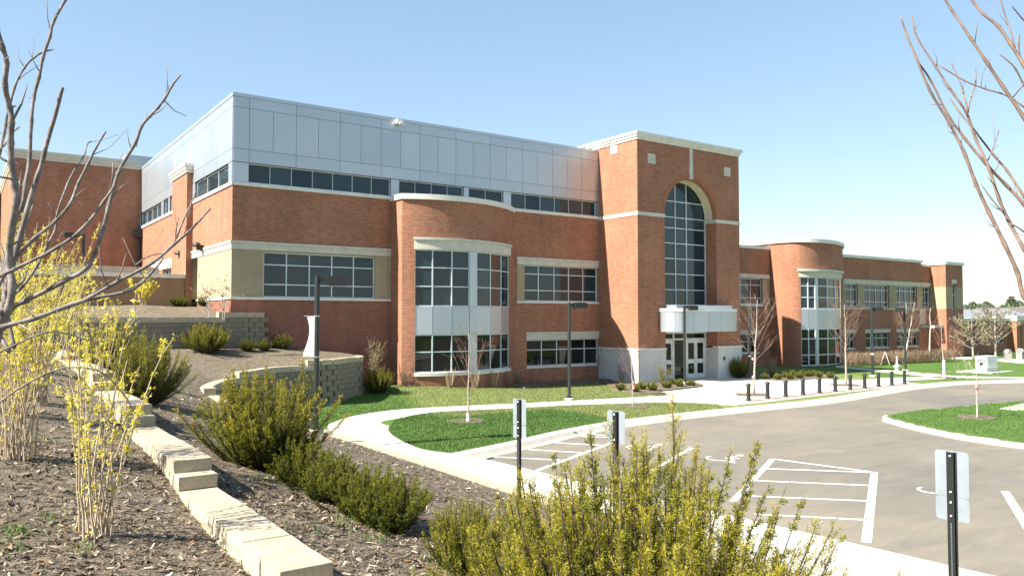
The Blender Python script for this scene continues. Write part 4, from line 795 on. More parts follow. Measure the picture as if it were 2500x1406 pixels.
def yew(root, w_, h, npl, ntw, nnd, nl, nw, seed, tw=.10, mat=None, tip=1., plume=.5, droop=0., shag=.3, flat_=.45):
    """clump of feathery plumes: each plume is a curved limb set with needled twigs"""
    global RNG; RNG = np.random.default_rng(seed); ph = RNG.random(4)*6.283; B = []; D = []; Ls = []; TN = []; mb = MB()
    for i in range(npl):
        th = i*2.39996+RNG.normal(0, .25); q = math.sqrt((i+.5)/npl); rr = q*(1+.14*math.sin(3*th+ph[0])+.10*math.sin(5*th+ph[1])); inner = RNG.random() < .25
        top = h*(1-flat_*q**2.6)*(1+.12*math.sin(2*th+ph[2])+RNG.normal(0, shag*.22))*(.7 if inner else 1); e_ = V3(math.cos(th)*rr*w_/2, math.sin(th)*rr*w_/2, max(.16*h, top))*(.8 if inner else 1)+V3(RNG.normal(0, .09*w_), RNG.normal(0, .09*w_), 0)
        b_ = V3(math.cos(th)*rr*w_*.12, math.sin(th)*rr*w_*.12, -.03); out = V3(math.cos(th), math.sin(th), 0); c1 = b_+(e_-b_)*.5+out*w_*.10*(1-q*.4)-V3(0, 0, .06*h); ts = np.linspace(0, 1, 9)
        path = np.array([b_*(1-t)**2+c1*2*t*(1-t)+e_*t*t for t in ts]); L = np.linalg.norm(e_-b_); mb.tube(path, [(.012*(1-t)+.0022)*(.6+.5*h) for t in ts], 4)
        t0 = max(.12, 1-plume*h/L*(1.0+.5*RNG.random())*1.2)
        for k in range(ntw):
            t = t0+(1-t0)*((k+RNG.random())/ntw)**.85; t = min(t, .995); x = t*8; j = min(7, int(x)); p_ = path[j]*(1-(x-j))+path[j+1]*(x-j); ax = unit(path[j+1]-path[j])
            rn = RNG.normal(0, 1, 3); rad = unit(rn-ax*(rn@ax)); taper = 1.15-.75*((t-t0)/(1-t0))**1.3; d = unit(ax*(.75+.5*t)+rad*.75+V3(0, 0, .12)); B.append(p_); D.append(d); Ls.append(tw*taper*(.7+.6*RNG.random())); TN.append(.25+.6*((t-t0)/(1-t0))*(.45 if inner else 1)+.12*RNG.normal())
        B.append(path[6]); D.append(unit(path[8]-path[6])); Ls.append(float(np.linalg.norm(path[8]-path[6]))*1.1); TN.append(.85)
    B, D, Ls, TN = np.array(B), np.array(D), np.array(Ls), np.array(TN); P, tn = shoot_soup(B, D, Ls, nnd, nl, nw, 0, .25, .05, .85, .05)
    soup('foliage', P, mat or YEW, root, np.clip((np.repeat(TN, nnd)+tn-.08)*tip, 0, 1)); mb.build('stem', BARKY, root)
def shrub(name, p, label, cat='shrub', group=None): return thing(name, p, label, cat, group)
# parent's transform: children are built round the origin, so the root is made at the origin first and then moved
def at(root, p, rz=0, sc=1.): root.location = tuple(map(float, p)); root.rotation_euler = (0, 0, rz); root.scale = (sc,)*3 if not hasattr(sc, '__len__') else sc; return root
O3 = (0, 0, 0)
p = C_ = CAM+FW*4.05+RT*.62; p[2] = mz1(p[0], p[1]); ny = shrub('yew_bush', O3, 'large feathery yew with golden upright shoots on the bank above the accessible parking'); yew(ny, 1.85, 1.32, 330, 52, 30, .023, .0018, 23, .165, tip=1.02, plume=.9, shag=.38, flat_=.36); 
# tall leading shoots
RNG = np.random.default_rng(5); tips = [(1440, 1040), (1420, 1130), (1570, 1080), (1610, 1075), (1700, 1090), (1735, 1130), (1860, 1060), (1845, 1130), (1930, 1180), (1965, 1205), (1885, 1175), (1260, 1190), (1300, 1170), (1350, 1095), (1500, 1160), (1660, 1150), (1215, 1195), (1900, 1240), (1960, 1310), (1790, 1090), (1540, 1200), (1400, 1190)]
E_ = np.array([atd(x, y, 4.05+RNG.normal(0, .25))-p for x, y in tips]); D_ = unit(E_-V3(0, 0, -.1)); D_ = unit(D_+V3(0, 0, .4)+RNG.normal(0, .08, D_.shape)); Ln = .30+.25*RNG.random(len(E_))
B2 = []; D2 = []; L2 = []
for e_, d_, l_ in zip(E_, D_, Ln):
    l_ = l_*1.5; B2.append(e_-d_*l_*.35); D2.append(d_); L2.append(l_*.34)
    for k in range(60):
        f_ = RNG.random()**.8; rn = RNG.normal(0, 1, 3); rad = unit(rn-d_*(rn@d_)); B2.append(e_-d_*l_*(.06+f_*1.5)); D2.append(unit(d_+rad*.85)); L2.append(.035+.075*f_)
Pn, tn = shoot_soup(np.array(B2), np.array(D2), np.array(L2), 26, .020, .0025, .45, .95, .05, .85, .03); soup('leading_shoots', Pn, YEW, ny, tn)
mb = MB()
for e_, d_, l_ in zip(E_, D_, Ln): mb.tube([e_-d_*l_*2.2, e_-d_*l_, e_-d_*l_*.1+V3(0, 0, l_*.05)], [.005, .004, .0015], 5)
mb.build('stem', BARKY, ny); at(ny, p)
protos = []
def yew_at(px, py, wpx, hpx, label, pr_, rz, cat='shrub', group=None, zf=hit, name='yew_bush'):
    g = zf(px, py); q = pr(g)[2]; sc = (wpx/FPX*q/pr_[1], wpx/FPX*q/pr_[1], hpx/FPX*q/pr_[2]); src = pr_[0]
    if not src.get('used'): src['used'] = 1; o = src; o['label'] = label
    else: o = copy_tree(src, g, label=label)
    at(o, g, rz, sc)
    if group: o['group'] = group
    return o
ya = shrub('yew_bush', O3, ''); yew(ya, 1.5, 1.3, 150, 44, 24, .027, .003, 31, .13, tip=1.0, plume=.9)
yb = shrub('yew_bush', O3, ''); yew(yb, 1.1, .82, 120, 34, 22, .025, .003, 32, .10, tip=.7, plume=1.1)
yc = shrub('yew_bush', O3, ''); yew(yc, 1.5, 1.3, 150, 42, 22, .027, .0032, 33, .13, tip=.9, plume=.9)
PA, PB, PC = (ya, 1.6, 1.25), (yb, 1.2, .75), (yc, 1.6, 1.2)
yew_at(640, 1138, 320, 205, 'big golden-tipped yew on the bank by the sidewalk bend', PA, .4); yew_at(705, 1160, 190, 100, 'dark green low yew tucked against the big golden-tipped yew', PB, 0)
yew_at(752, 1188, 200, 84, 'low dark yew between the big golden-tipped yew and the spreading one', PB, 2.2)
yew_at(815, 1222, 210, 88, 'spreading dark green yew halfway down the bank above the edging blocks', PB, 1.3); yew_at(880, 1258, 200, 92, 'low yew joining the spreading yew to the browned one', PB, 3.4); yew_at(955, 1292, 230, 112, 'dark yew with browned lower twigs on the bank above the edging blocks', PB, 2.4)
yew_at(1140, 1400, 215, 150, 'dark yew growing against the large feathery yew', PC, 1.0); yew_at(355, 985, 190, 140, 'rounded yew on the mulch right behind the stepped wall', PC, .3)
yew_at(270, 915, 150, 110, 'yew on the bank half hidden behind forsythia', PA, 2.2); yew_at(505, 860, 118, 62, 'round bright yew in front of the shaded terrace wall', PA, 1.7)
yew_at(605, 858, 44, 26, 'tiny yew between the round bright yew and the brick wall', PB, .5); yew_at(645, 856, 40, 24, 'small yew below the end of the shaded terrace wall', PB, 1.9); yew_at(688, 851, 58, 30, 'low yew against the foot of the brick wall above the curved wall', PB, 2.9)
upz1 = lambda x, y: (lambda q: V3(q[0], q[1], float(upz(q[0], q[1]))))(onY(x, y, 4.0))
yew_at(440, 752, 54, 22, 'small clipped green shrub on the terrace by the courtyard wall end', PB, .2, zf=upz1); yew_at(508, 752, 66, 24, 'bronzed low shrub on the terrace below the recessed doorway', PB, 1.2, zf=upz1)
lz = lambda x, y: (lambda q: V3(q[0], q[1], float(lawn_z(q[0], q[1]))))(onz(x, y, .25))
yew_at(922, 962, 82, 50, 'dark evergreen shrub beside the end of the curved wall', PC, 2.0, zf=lz)
gz = lambda x, y: onz(x, y, .03)
yew_at(1805, 921, 56, 42, 'dense yew at the foot of the tower base', PC, .9, zf=gz)
# mounded box shrubs in the beds
bx_ = shrub('mound_shrub', O3, ''); yew(bx_, .65, .5, 50, 12, 7, .04, .014, 41, .08, mat=GREENS, tip=1.1, plume=.8, shag=.15); PM = (bx_, .7, .5)
for x, y, w_, h in ((1517, 951, 30, 17), (1553, 956, 26, 18), (1566, 950, 30, 18), (1592, 953, 30, 22), (1627, 946, 30, 16), (1644, 938, 26, 14), (1660, 943, 26, 18), (1687, 940, 32, 12)):
    yew_at(x, y, w_, h, 'small yellow-green mounded shrub in the mulch bed at the tower corner', PM, x*.7, group='mounds in the tower bed', zf=gz, name='mound_shrub')
for x, y in ((1866, 925), (1888, 922), (1900, 926), (1912, 921), (1929, 925), (1936, 918), (1951, 923), (1962, 917), (1972, 919), (1982, 917), (1999, 920), (2028, 922)):
    yew_at(x, y, 22, 14, 'small yellow-green mounded shrub in the bed along the plaza', PM, x*.3, group='mounds in the plaza bed', zf=gz, name='mound_shrub')

# stems-and-leaves shrubs
def twiggy(root, h, sp, nst, nl, lsz, seed, stem_mat, leaf_mat, r0=.008, up=1.0, forks=3, leaf_t=.25, stuff_name='foliage', tone=(.2, .9)):
    rg = np.random.default_rng(seed); mb = MB(); LP = []; 
    for i in range(nst):
        th = rg.random()*6.283; s_ = sp*(.25+.75*rg.random()); hh = h*(.6+.4*rg.random()); d = V3(math.cos(th)*s_, math.sin(th)*s_, 0)
        b0 = V3(*(rg.normal(0, .06*sp+.02, 2)), -.03); pts = [b0+d*(t**1.5)+V3(0, 0, hh*t**(.9*up))+V3(*rg.normal(0, .018*h*t, 3)) for t in np.linspace(0, 1, 6)]
        mb.tube(pts, [r0*(1-.7*t) for t in np.linspace(0, 1, 6)], 4); LP += [(pts[0]*(1-t)+pts[1]*t, pts[1]-pts[0]) for t in ()]
        segs = [(pts[k], pts[k+1]) for k in range(1, 5)]
        for f in range(forks):
            k = rg.integers(1, 5); a = pts[k]; e_ = a+(pts[-1]-pts[0])*.0+V3(rg.normal(0, .13*h), rg.normal(0, .13*h), (.12+.16*rg.random())*h); mid = (a+e_)/2+V3(*rg.normal(0, .02*h, 3)); mb.tube([a, mid, e_], [r0*.5, r0*.4, r0*.2], 3); segs += [(a, mid), (mid, e_)]
        for _ in range(nl):
            a, b = segs[rg.integers(len(segs))]; t = rg.random(); q = a*(1-t)+b*t
            if q[2] > leaf_t*h*rg.random(): LP.append((q, b-a))
    mb.build('stem', stem_mat, root)
    if LP:
        c = np.array([q for q, _ in LP]); n = len(c); d = unit(rg.normal(0, 1, (n, 3))); v = unit(np.cross(d, rg.normal(0, 1, (n, 3)))); L = lsz*(.6+.7*rg.random(n))[:, None]
        P = np.stack([c, c+d*L*.5+v*L*.28, c+d*L, c+d*L*.5-v*L*.28], 1); soup(stuff_name, P, leaf_mat, root, np.clip(rg.uniform(*tone, n), 0, 1))
def forsythia(root, h, sp, nst, nfl, seed, fs=.0145, cluster=True, fmin=.18):
    rg = np.random.default_rng(seed); mb = MB(); C0 = []; 
    for i in range(nst):
        th = rg.random()*6.283; s_ = sp*rg.random()**.7; hh = h*(.55+.45*rg.random()); d = V3(math.cos(th)*s_, math.sin(th)*s_, 0); b0 = V3(*(rg.normal(0, .07, 2)), -.04)
        ts = np.linspace(0, 1, 9); arc_ = rg.random()*.12*h
        pts = [b0+d*(t**1.3)+V3(0, 0, hh*t-arc_*t**4)+V3(*rg.normal(0, .012, 3)) for t in ts]; mb.tube(pts, [.0075*(1-.72*t)+.0012 for t in ts], 5)
        segs = [(pts[k], pts[k+1], ts[k]) for k in range(8)]
        for f in range(3):
            k = rg.integers(2, 8); a = pts[k]; e_ = a+V3(rg.normal(0, .10), rg.normal(0, .10), .12+.3*rg.random()); mb.tube([a, (a+e_)/2+V3(*rg.normal(0, .012, 3)), e_], [.003, .0025, .0012], 4); segs += [(a, e_, ts[k])]*2
        nf = int(nfl*(.5+rg.random())); cnt = 0
        while cnt < nf:
            a, b, t = segs[rg.integers(len(segs))]; u_ = rg.random(); q = a*(1-u_)+b*u_
            if (q[2]/h) < fmin+.25*rg.random(): 
                if rg.random() > .12: cnt += 1; continue
            for _ in range(rg.integers(2, 5)): C0.append(q+rg.normal(0, .014, 3))
            cnt += 1
    mb.build('stem', STRAWW, root)
    c = np.array(C0); n = len(c); ax = unit(rg.normal(0, 1, (n, 3))+V3(0, 0, -.1)); e1 = unit(np.cross(ax, rg.normal(0, 1, (n, 3)))); e2 = np.cross(ax, e1); Pl = []
    sz = fs*(.7+.6*rg.random(n))[:, None]
    for k in range(4):
        a = k*math.pi/2; d = e1*math.cos(a)+e2*math.sin(a); s_ = -e1*math.sin(a)+e2*math.cos(a); Pl.append(np.stack([c, c+(d*.6+ax*.35)*sz-s_*sz*.34, c+(d*1.1+ax*.75)*sz, c+(d*.6+ax*.35)*sz+s_*sz*.34], 1))
    P = np.concatenate(Pl); soup('blossom', P, FORS, root, np.clip(np.tile(rg.normal(.5, .25, n), 4), 0, 1))
STRAWW = mat_noise('forsythia_stem', [(.3, (.28, .21, .13)), (.7, (.46, .38, .27))], 20, .8, 3, 0)
f1 = shrub('forsythia', O3, 'flowering forsythia on the mulch with its bare stem base showing'); forsythia(f1, 2.15, .62, 18, 38, 51); at(f1, hit(215, 1308), .3)
FL = [(45, 1120, 'forsythia thick with yellow blossom under the grey tree branches', 2.45, .75, 26, 58, 52), (95, 985, 'tall spired forsythia standing before the brick block', 2.95, .7, 26, 58, 53), (250, 950, 'loose forsythia with sparse upright sprays beside the stepped wall', 1.7, .55, 14, 34, 54), (-40, 1000, 'dense forsythia at the lower end of the blossom thicket', 2.65, .9, 26, 58, 55), (20, 900, 'forsythia filling the back of the blossom thicket', 2.85, .9, 26, 60, 56), (170, 890, 'forsythia with flowering wands over the courtyard wall', 2.6, .7, 22, 56, 57)]
for x, y, lab, h, sp, nst, nf, sd_ in FL: o = shrub('forsythia', O3, lab); forsythia(o, h, sp, nst, nf, sd_); at(o, hit(x, y), sd_)
o = shrub('forsythia', O3, 'thin forsythia in flower on the terrace by the courtyard wall'); forsythia(o, 1.6, .8, 16, 34, 61, .04); at(o, upz1(350, 755))
for k, (x, lab) in enumerate(((512, 'slender leafy sapling on the terrace nearer the doorway recess'), (545, 'slender leafy sapling on the terrace at the building corner'))):
    o = shrub('sapling', O3, lab, 'sapling'); twiggy(o, 1.85, .35, 4, 60, .07, 70+k, BARKL, PALELEAF, .012, forks=5); q = onX(x, 752, -.8); at(o, V3(q[0], q[1], float(upz(q[0], q[1]))))
o = shrub('willow_shrub', O3, 'yellow-green budding shrub against the brick wall by the curved wall'); twiggy(o, 2.1, .75, 16, 60, .055, 80, BARKB, GREENS, .012, forks=6, tone=(.5, 1)); q = onY(912, 930, -1.2); at(o, (q[0], q[1], .45))
o = shrub('yellow_shrub', O3, 'yellow-green leafy shrub beside the entrance doors'); twiggy(o, 1.0, .5, 16, 60, .05, 81, BARKB, GREENS, .008, forks=5, tone=(.6, 1)); at(o, gz(1617, 938))
o = shrub('dry_shrub', O3, 'brown leafless shrub against the stone base of the tower'); twiggy(o, 1.35, .45, 20, 0, .04, 82, BARKB, PALELEAF, .006, forks=6); at(o, gz(1517, 935))
o = shrub('wispy_shrub', O3, 'grey-green wispy shrub before the tower base near the doors'); twiggy(o, 1.3, .5, 12, 26, .05, 83, BARKB, GREENS, .006, forks=6); at(o, gz(1578, 932))
o = shrub('thin_sapling', O3, 'thin dark sapling in the inner corner beside the tower', 'sapling'); twiggy(o, 1.9, .3, 4, 18, .06, 84, BARK, GREENS, .012, forks=5); at(o, (18.9, -.7, .1))
# dry ornamental grass clumps at the bay
def clump(root, h, n, seed):
    rg = np.random.default_rng(seed); th = rg.random(n)*6.283; sp = rg.random(n)**.6; b = np.stack([np.cos(th)*sp*.10, np.sin(th)*sp*.10, 0*th], 1); top = np.stack([np.cos(th)*sp*.24, np.sin(th)*sp*.24, h*(.6+.45*rg.random(n))], 1); wv = np.stack([-np.sin(th+1), np.cos(th+1), 0*th], 1)*.006
    soup('dry_blades', np.stack([b-wv, b+wv, top+wv*.5, top-wv*.5], 1), STRAW, root, np.clip(rg.normal(.55, .22, n), 0, 1))
    mb = MB(); mb.lathe([(.10, -.04), (.09, .06), (.03, .1)], n=8); mb.build('crown_base', MULCH, root)
cg = shrub('grass_clump', O3, ''); clump(cg, .72, 70, 90); first = True
for x, y in ((988, 946), (1092, 953), (1150, 957), (1196, 955), (1234, 953), (1254, 950), (1268, 948), (1306, 940), (955, 936)):
    sb = bay.spx(x); q = bay.at(sb)+bay.nrm(sb)*.28 if x < 1265 else onY(x, y, -.35); q[2] = float(lawn_z(q[0], q[1])); lab = 'dry tan ornamental grass clump at the foot of the curved bay'
    o = cg if first else copy_tree(cg, q); at(o, q, x, .8+.4*rnd.random()); o['label'] = lab; o['category'] = 'grass clump'; o['group'] = 'dry grass clumps at the bay'; first = False
cg2 = copy_tree(cg, gz(1886, 912), .4, 1.5, 'tall dry grass clump in the shade of the wing', 'dry grass by the wing'); del cg2['group']

# ---------------- trees ----------------
def bare_tree(root, H, r0, seed, mat_t, mat_b, first=.35, nb=16, sp=.42, asc=1.0, leaf=None, nleaf=0, lsz=.05, sub=5, multi=1):
    rg = np.random.default_rng(seed); tr = MB(); br = MB(); LP = []
    for m_ in range(multi):
        lean = V3(rg.normal(0, .02*H), rg.normal(0, .02*H), 0)*(3 if multi > 1 else 1); ts = np.linspace(0, 1, 12); path = [V3(0, 0, -.1)+lean*t*1.5+V3(rg.normal(0, .006*H), rg.normal(0, .006*H), 0)*t+V3(0, 0, (H*.97+.1)*t) for t in ts]
        tr.tube(path, [r0*(1-.88*t)+.004 for t in ts], 7)
        for i in range(nb):
            t = first+(1-first)*(.02+.9*i/nb); k = t*11; j = int(k); a = path[j]*(1-(k-j))+path[min(j+1, 11)]*(k-j); th = i*2.4+rg.normal(0, .35); L = H*sp*(1.15-.75*(t-first)/(1-first))*(.75+.5*rg.random())
            d = V3(math.cos(th), math.sin(th), asc*(.75+.5*rg.random())); d /= np.linalg.norm(d); e_ = a+d*L+V3(0, 0, .18*L); mid = a+d*L*.5+V3(*rg.normal(0, .02*L, 3)); rb = r0*.27*(1.1-t*.6)
            br.tube([a, mid, e_], [rb, rb*.62, .0035], 5); LP += [(mid, e_)]
            for q in range(sub):
                s_ = .25+.7*rg.random(); o_ = a*(1-s_)*(1-s_)+mid*2*s_*(1-s_)+e_*s_*s_ if s_ < 1 else e_; o_ = (a*(1-2*s_)+mid*2*s_) if s_ < .5 else (mid*(2-2*s_)+e_*(2*s_-1)); dd = d+rg.normal(0, .42, 3)+V3(0, 0, .3); dd /= np.linalg.norm(dd); l2 = L*(.25+.3*rg.random()); e2 = o_+dd*l2; m2 = o_+dd*l2*.5+V3(*rg.normal(0, .02*l2, 3))+V3(0, 0, -.02*l2); br.tube([o_, m2, e2], [rb*.4+.001, rb*.28+.001, .002], 4); LP += [(o_, e2)]
                for _ in range(2):
                    s2 = .3+.6*rg.random(); o3 = o_*(1-s2)+e2*s2; d3 = dd+rg.normal(0, .5, 3); d3 /= np.linalg.norm(d3); e3 = o3+d3*l2*.45; br.tube([o3, e3], [.0028, .0014], 3); LP += [(o3, e3)]
    tr.build('trunk', mat_t, root, smooth=True); br.build('crown', mat_b, root)
    if nleaf:
        idx = rg.integers(0, len(LP), nleaf); tt = rg.random((nleaf, 1)); c = np.array([LP[i][0] for i in idx])*(1-tt)+np.array([LP[i][1] for i in idx])*tt+rg.normal(0, .03, (nleaf, 3)); d = unit(rg.normal(0, 1, (nleaf, 3))); v = unit(np.cross(d, rg.normal(0, 1, (nleaf, 3)))); L = lsz*(.6+.8*rg.random((nleaf, 1)))
        soup('leaves', np.stack([c, c+d*L*.5+v*L*.3, c+d*L, c+d*L*.5-v*L*.3], 1), leaf, root, rg.random(nleaf))
def ribbon(root, z, r=.05):
    mb = MB(); mb.lathe([(r, z-.05), (r*1.25, z), (r, z+.06)], n=8); mb.boxo(V3(r*1.2, 0, z-.12), V3(.02, 0, 0), V3(0, .03, 0), V3(0, 0, .12)); mb.build('ribbon', RIBBON, root)
def guard(root, h, r=.06): mb = MB(); mb.lathe([(r, 0), (r, h), (r*.85, h+.01)], n=10); mb.build('trunk_guard', WHITE, root)
T = lambda lab: thing('maple_tree', O3, lab, 'tree')
t1 = T('young bare maple with white trunk guard on the lawn island'); bare_tree(t1, 2.95, .035, 101, BARKL, BARKR, .34, 13, .34, 1.5, sub=4); guard(t1, .28); at(t1, onz(1143, 1031, .03))
t2 = T('small bare maple sapling on the lawn strip before the tower'); bare_tree(t2, 2.35, .028, 102, BARKL, BARKR, .42, 11, .34, 1.4, sub=4); ribbon(t2, .9, .035); at(t2, onz(1546, 992, 0))
t3 = T('bare maple with pink ribbons in the plaza tree pit by the entrance'); bare_tree(t3, 4.3, .055, 103, BARKL, BARKB, .36, 18, .36, 1.25, sub=6); ribbon(t3, 1.55, .06); ribbon(t3, .75, .06); at(t3, onz(1840, 962, 0))
t4 = T('bare maple in the plaza tree pit before the rounded glass corner'); bare_tree(t4, 4.2, .05, 104, BARKL, BARKB, .40, 18, .34, 1.3, sub=6); at(t4, onz(2066, 939, 0))
t5 = T('slim bare maple with tall white trunk guard where two paths meet'); bare_tree(t5, 3.4, .035, 105, BARKL, BARKR, .42, 13, .3, 1.4, sub=5); guard(t5, 1.0, .07); at(t5, onz(2305, 923, 0))
t6 = T('tiny bare sapling with ribbon on the kerbed traffic island'); bare_tree(t6, 2.15, .035, 106, BARKL, BARKL, .48, 10, .32, .8, leaf=PALELEAF, nleaf=90, lsz=.05, sub=4); ribbon(t6, 1.05, .04); at(t6, onz(2386, 1022, .03))
t7 = thing('birch_tree', O3, 'spreading bare multi-stem birch before the classroom wing windows', 'tree'); bare_tree(t7, 4.6, .06, 107, mat_noise('birch_bark', [(.35, (.35, .31, .27)), (.6, (.62, .60, .56))], 6, .8, 4, 0, mapping=(1, 1, 6)), BARKB, .25, 15, .4, 1.0, sub=6, multi=2); q = onY(2207, 880, -.9); at(t7, (q[0], q[1], 0))
t8 = thing('birch_tree', O3, 'single straight white-barked birch beside the porch of the wing', 'tree'); bare_tree(t8, 4.3, .07, 108, bpy.data.materials['birch_bark'], BARKB, .4, 10, .28, 1.2, sub=5); q = onY(2269, 870, .3); at(t8, (q[0], q[1], 0))
t9 = thing('crabapple_tree', O3, 'wide crabapple breaking into pale leaf in front of the end pylon', 'tree'); bare_tree(t9, 3.3, .08, 109, BARKL, BARKL, .22, 16, .55, .55, leaf=PALELEAF, nleaf=2600, lsz=.10, sub=6); at(t9, onz(2376, 876, 0))
t10 = thing('crabapple_tree', O3, 'round crabapple with fresh pale leaves behind the white sign', 'tree'); bare_tree(t10, 3.9, .10, 110, BARKL, BARKL, .26, 18, .46, .9, leaf=PALELEAF, nleaf=3200, lsz=.10, sub=6); at(t10, onz(2431, 875, 0))
t11 = thing('red_twig_tree', O3, 'small reddish bare tree at the corner of the end pylon', 'tree'); bare_tree(t11, 2.8, .04, 111, BARKR, BARKR, .2, 14, .4, .9, sub=6); q = onz(2330, 880, 0); at(t11, q)
# hedge along the wing
hd = thing('hedge', O3, 'long brown leafless hedge along the front of the classroom wing', 'hedge'); rg = np.random.default_rng(120); h0, h1 = onz(2072, 893, 0), onz(2318, 880, 0); h0[1] = min(h0[1], 1.2)
n = 9000; f = rg.random((n, 1)); c = h0*(1-f)+h1*f+np.stack([rg.normal(0, .35, n), rg.normal(0, .35, n), rg.random(n)*.75], 1); d = unit(rg.normal(0, .55, (n, 3))+V3(0, 0, .9)); v = unit(np.cross(d, rg.normal(0, 1, (n, 3))))*.008; L = (.15+.25*rg.random((n, 1)))
soup('twigs', np.stack([c-v, c+v, c+d*L+v*.4, c+d*L-v*.4], 1), STRAW, hd, np.clip(rg.normal(.35, .2, n), 0, 1))
mb = MB()
for i in range(40):
    f = i/39; q = h0*(1-f)+h1*f; mb.tube([q+V3(0, 0, -.05), q+V3(rg.normal(0, .1), rg.normal(0, .1), .4), q+V3(rg.normal(0, .25), rg.normal(0, .25), .85)], [.02, .014, .005], 5)
mb.build('stem', BARKB, hd)

# ---------------- the two trees framing the view ----------------
def far_limbs(root, branches, axis, turns, mat_b, seed):
    rg = np.random.default_rng(seed)
    for (path, w0, w1, da, db), a in zip(branches, turns):
        n = len(path); P = [atd(x, y, da+(db-da)*i/(n-1)) for i, (x, y) in enumerate(path)]; c_, s_ = math.cos(a), math.sin(a)
        P = [V3(axis[0]+(p[0]-axis[0])*c_-(p[1]-axis[1])*s_, axis[1]+(p[0]-axis[0])*s_+(p[1]-axis[1])*c_, p[2]*.97) for p in P]; Q = catmull(P, 3); mb = MB(); m_ = len(Q)
        mb.tube(Q, [.74*(w0+(w1-w0)*i/(m_-1))/2/FPX*da for i in range(m_)], 7); mb.build('branch', mat_b, root, smooth=True)
def traced(root, branches, d0, seed, mat_b):
    """branches: (pixel path, width in px at start, at end, depth at start, at end); each branch is a real tapered limb at its own distance"""
    rg = np.random.default_rng(seed)
    for path, w0, w1, da, db in branches:
        n = len(path); P = [atd(x, y, da+(db-da)*i/(n-1)+rg.normal(0, .012)) for i, (x, y) in enumerate(path)]; Q = catmull(P, 4); m_ = len(Q); mb = MB(); R_ = []
        for i in range(m_):
            t = i/(m_-1); r_ = .74*(w0+(w1-w0)*t)/2/FPX*(da+(db-da)*t); R_.append(r_*(1.25 if i % 4 == 0 and 0 < i < m_-1 else 1.0))
        mb.tube(Q, R_, 8)
        for i in range(4, m_-1, 4):
            if rg.random() < .55: dv = unit(rg.normal(0, 1, 3)); mb.tube([Q[i], Q[i]+dv*R_[i]*2.0], [R_[i]*.45, R_[i]*.15], 4)
        for i in range(2, m_-2):
            if rg.random() < .16:
                tv = unit(Q[i+1]-Q[i]); dv = unit(tv*.8+rg.normal(0, .6, 3)+V3(0, 0, .3)); l_ = .04+.13*rg.random(); q1_ = Q[i]+dv*l_*.5+rg.normal(0, .006, 3); mb.tube([Q[i], q1_, Q[i]+dv*l_+V3(0, 0, .15*l_)], [R_[i]*.42, R_[i]*.32, .0011], 5)
        mb.build('branch', mat_b, root, smooth=True)
lt = thing('bare_tree', O3, 'grey-barked bare tree with long rising branches over the forsythia', 'tree')
LB = [([(-45, 1000), (-15, 850), (18, 760), (30, 700), (22, 640), (28, 560), (40, 490), (35, 450), (28, 400), (26, 350), (28, 300), (24, 265), (12, 210), (16, 155), (6, 115), (-8, 70), (-20, 20)], 26, 13, 3.1, 2.9),
  ([(20, 700), (12, 640), (35, 545), (55, 500), (62, 450), (72, 390), (76, 300), (82, 240), (95, 190), (105, 140), (122, 90), (130, 55), (160, 0), (178, -35)], 15, 8, 3.1, 3.4),
  ([(-30, 480), (0, 370), (15, 300), (35, 215), (60, 165), (85, 140), (110, 125), (127, 123)], 10, 5, 3.2, 3.5), ([(-20, 390), (10, 355), (30, 325), (48, 311)], 7, 4, 3.3, 3.5),
  ([(-60, 790), (-20, 730), (20, 655), (75, 590), (130, 545), (170, 500), (190, 450), (215, 400), (235, 360), (258, 322)], 14, 6, 3.0, 3.3),
  ([(10, 740), (55, 700), (90, 650), (115, 600), (135, 560), (140, 520), (165, 450), (185, 410), (205, 380), (213, 352), (222, 346)], 9, 4, 3.1, 3.5),
  ([(-30, 690), (40, 655), (130, 610), (200, 560), (255, 490), (285, 445)], 12, 8, 2.95, 3.2), ([(265, 473), (274, 440), (276, 398)], 5, 4, 3.2, 3.2),
  ([(-60, 800), (0, 762), (60, 735), (150, 690), (215, 650), (250, 565), (265, 505), (290, 420), (330, 350), (345, 310), (365, 285), (400, 245), (420, 210), (440, 184)], 17, 6, 3.0, 3.4),
  ([(-70, 830), (0, 800), (85, 777), (171, 745), (228, 728), (319, 709), (364, 672), (392, 640), (398, 628)], 19, 5, 2.9, 3.2), ([(200, 737), (285, 689), (370, 643), (427, 595), (467, 560), (490, 535), (514, 509)], 12, 6, 3.0, 3.3),
  ([(427, 592), (430, 560), (437, 528)], 6, 3, 3.25, 3.3), ([(431, 582), (445, 545), (458, 515), (474, 482), (478, 468)], 6, 3, 3.25, 3.35), ([(330, 648), (362, 626), (396, 619)], 5, 3, 3.1, 3.2), ([(300, 712), (350, 690), (388, 677)], 6, 3, 3.0, 3.1),
  ([(0, 700), (20, 620), (60, 560), (80, 500)], 6, 3, 3.3, 3.5), ([(-40, 1010), (60, 940), (150, 900), (240, 905), (300, 960), (330, 1010)], 6, 3, 2.8, 3.0), ([(-40, 880), (40, 840), (110, 812), (165, 815), (240, 840)], 7, 3, 2.8, 3.0)]
traced(lt, LB, 3, 201, BARK); far_limbs(lt, [LB[i] for i in (0, 1, 4, 6, 8, 9, 10)], atd(-60, 1000, 3.1), (2.0, 2.4, 1.9, 2.6, 2.2, 2.9, 2.5), BARK, 5)
g = atd(-60, 1400, 3.15); zb = mz1(g[0], g[1]); mb = MB(); e_ = atd(-45, 1000, 3.1); mb.tube([V3(g[0], g[1], zb-.1), V3(g[0]-.02, g[1], zb+.3), (V3(g[0], g[1], zb+.6)+e_)/2, e_, atd(-30, 880, 3.05)], [.055, .045, .038, .03, .022], 10); mb.build('trunk', BARK, lt, smooth=True)
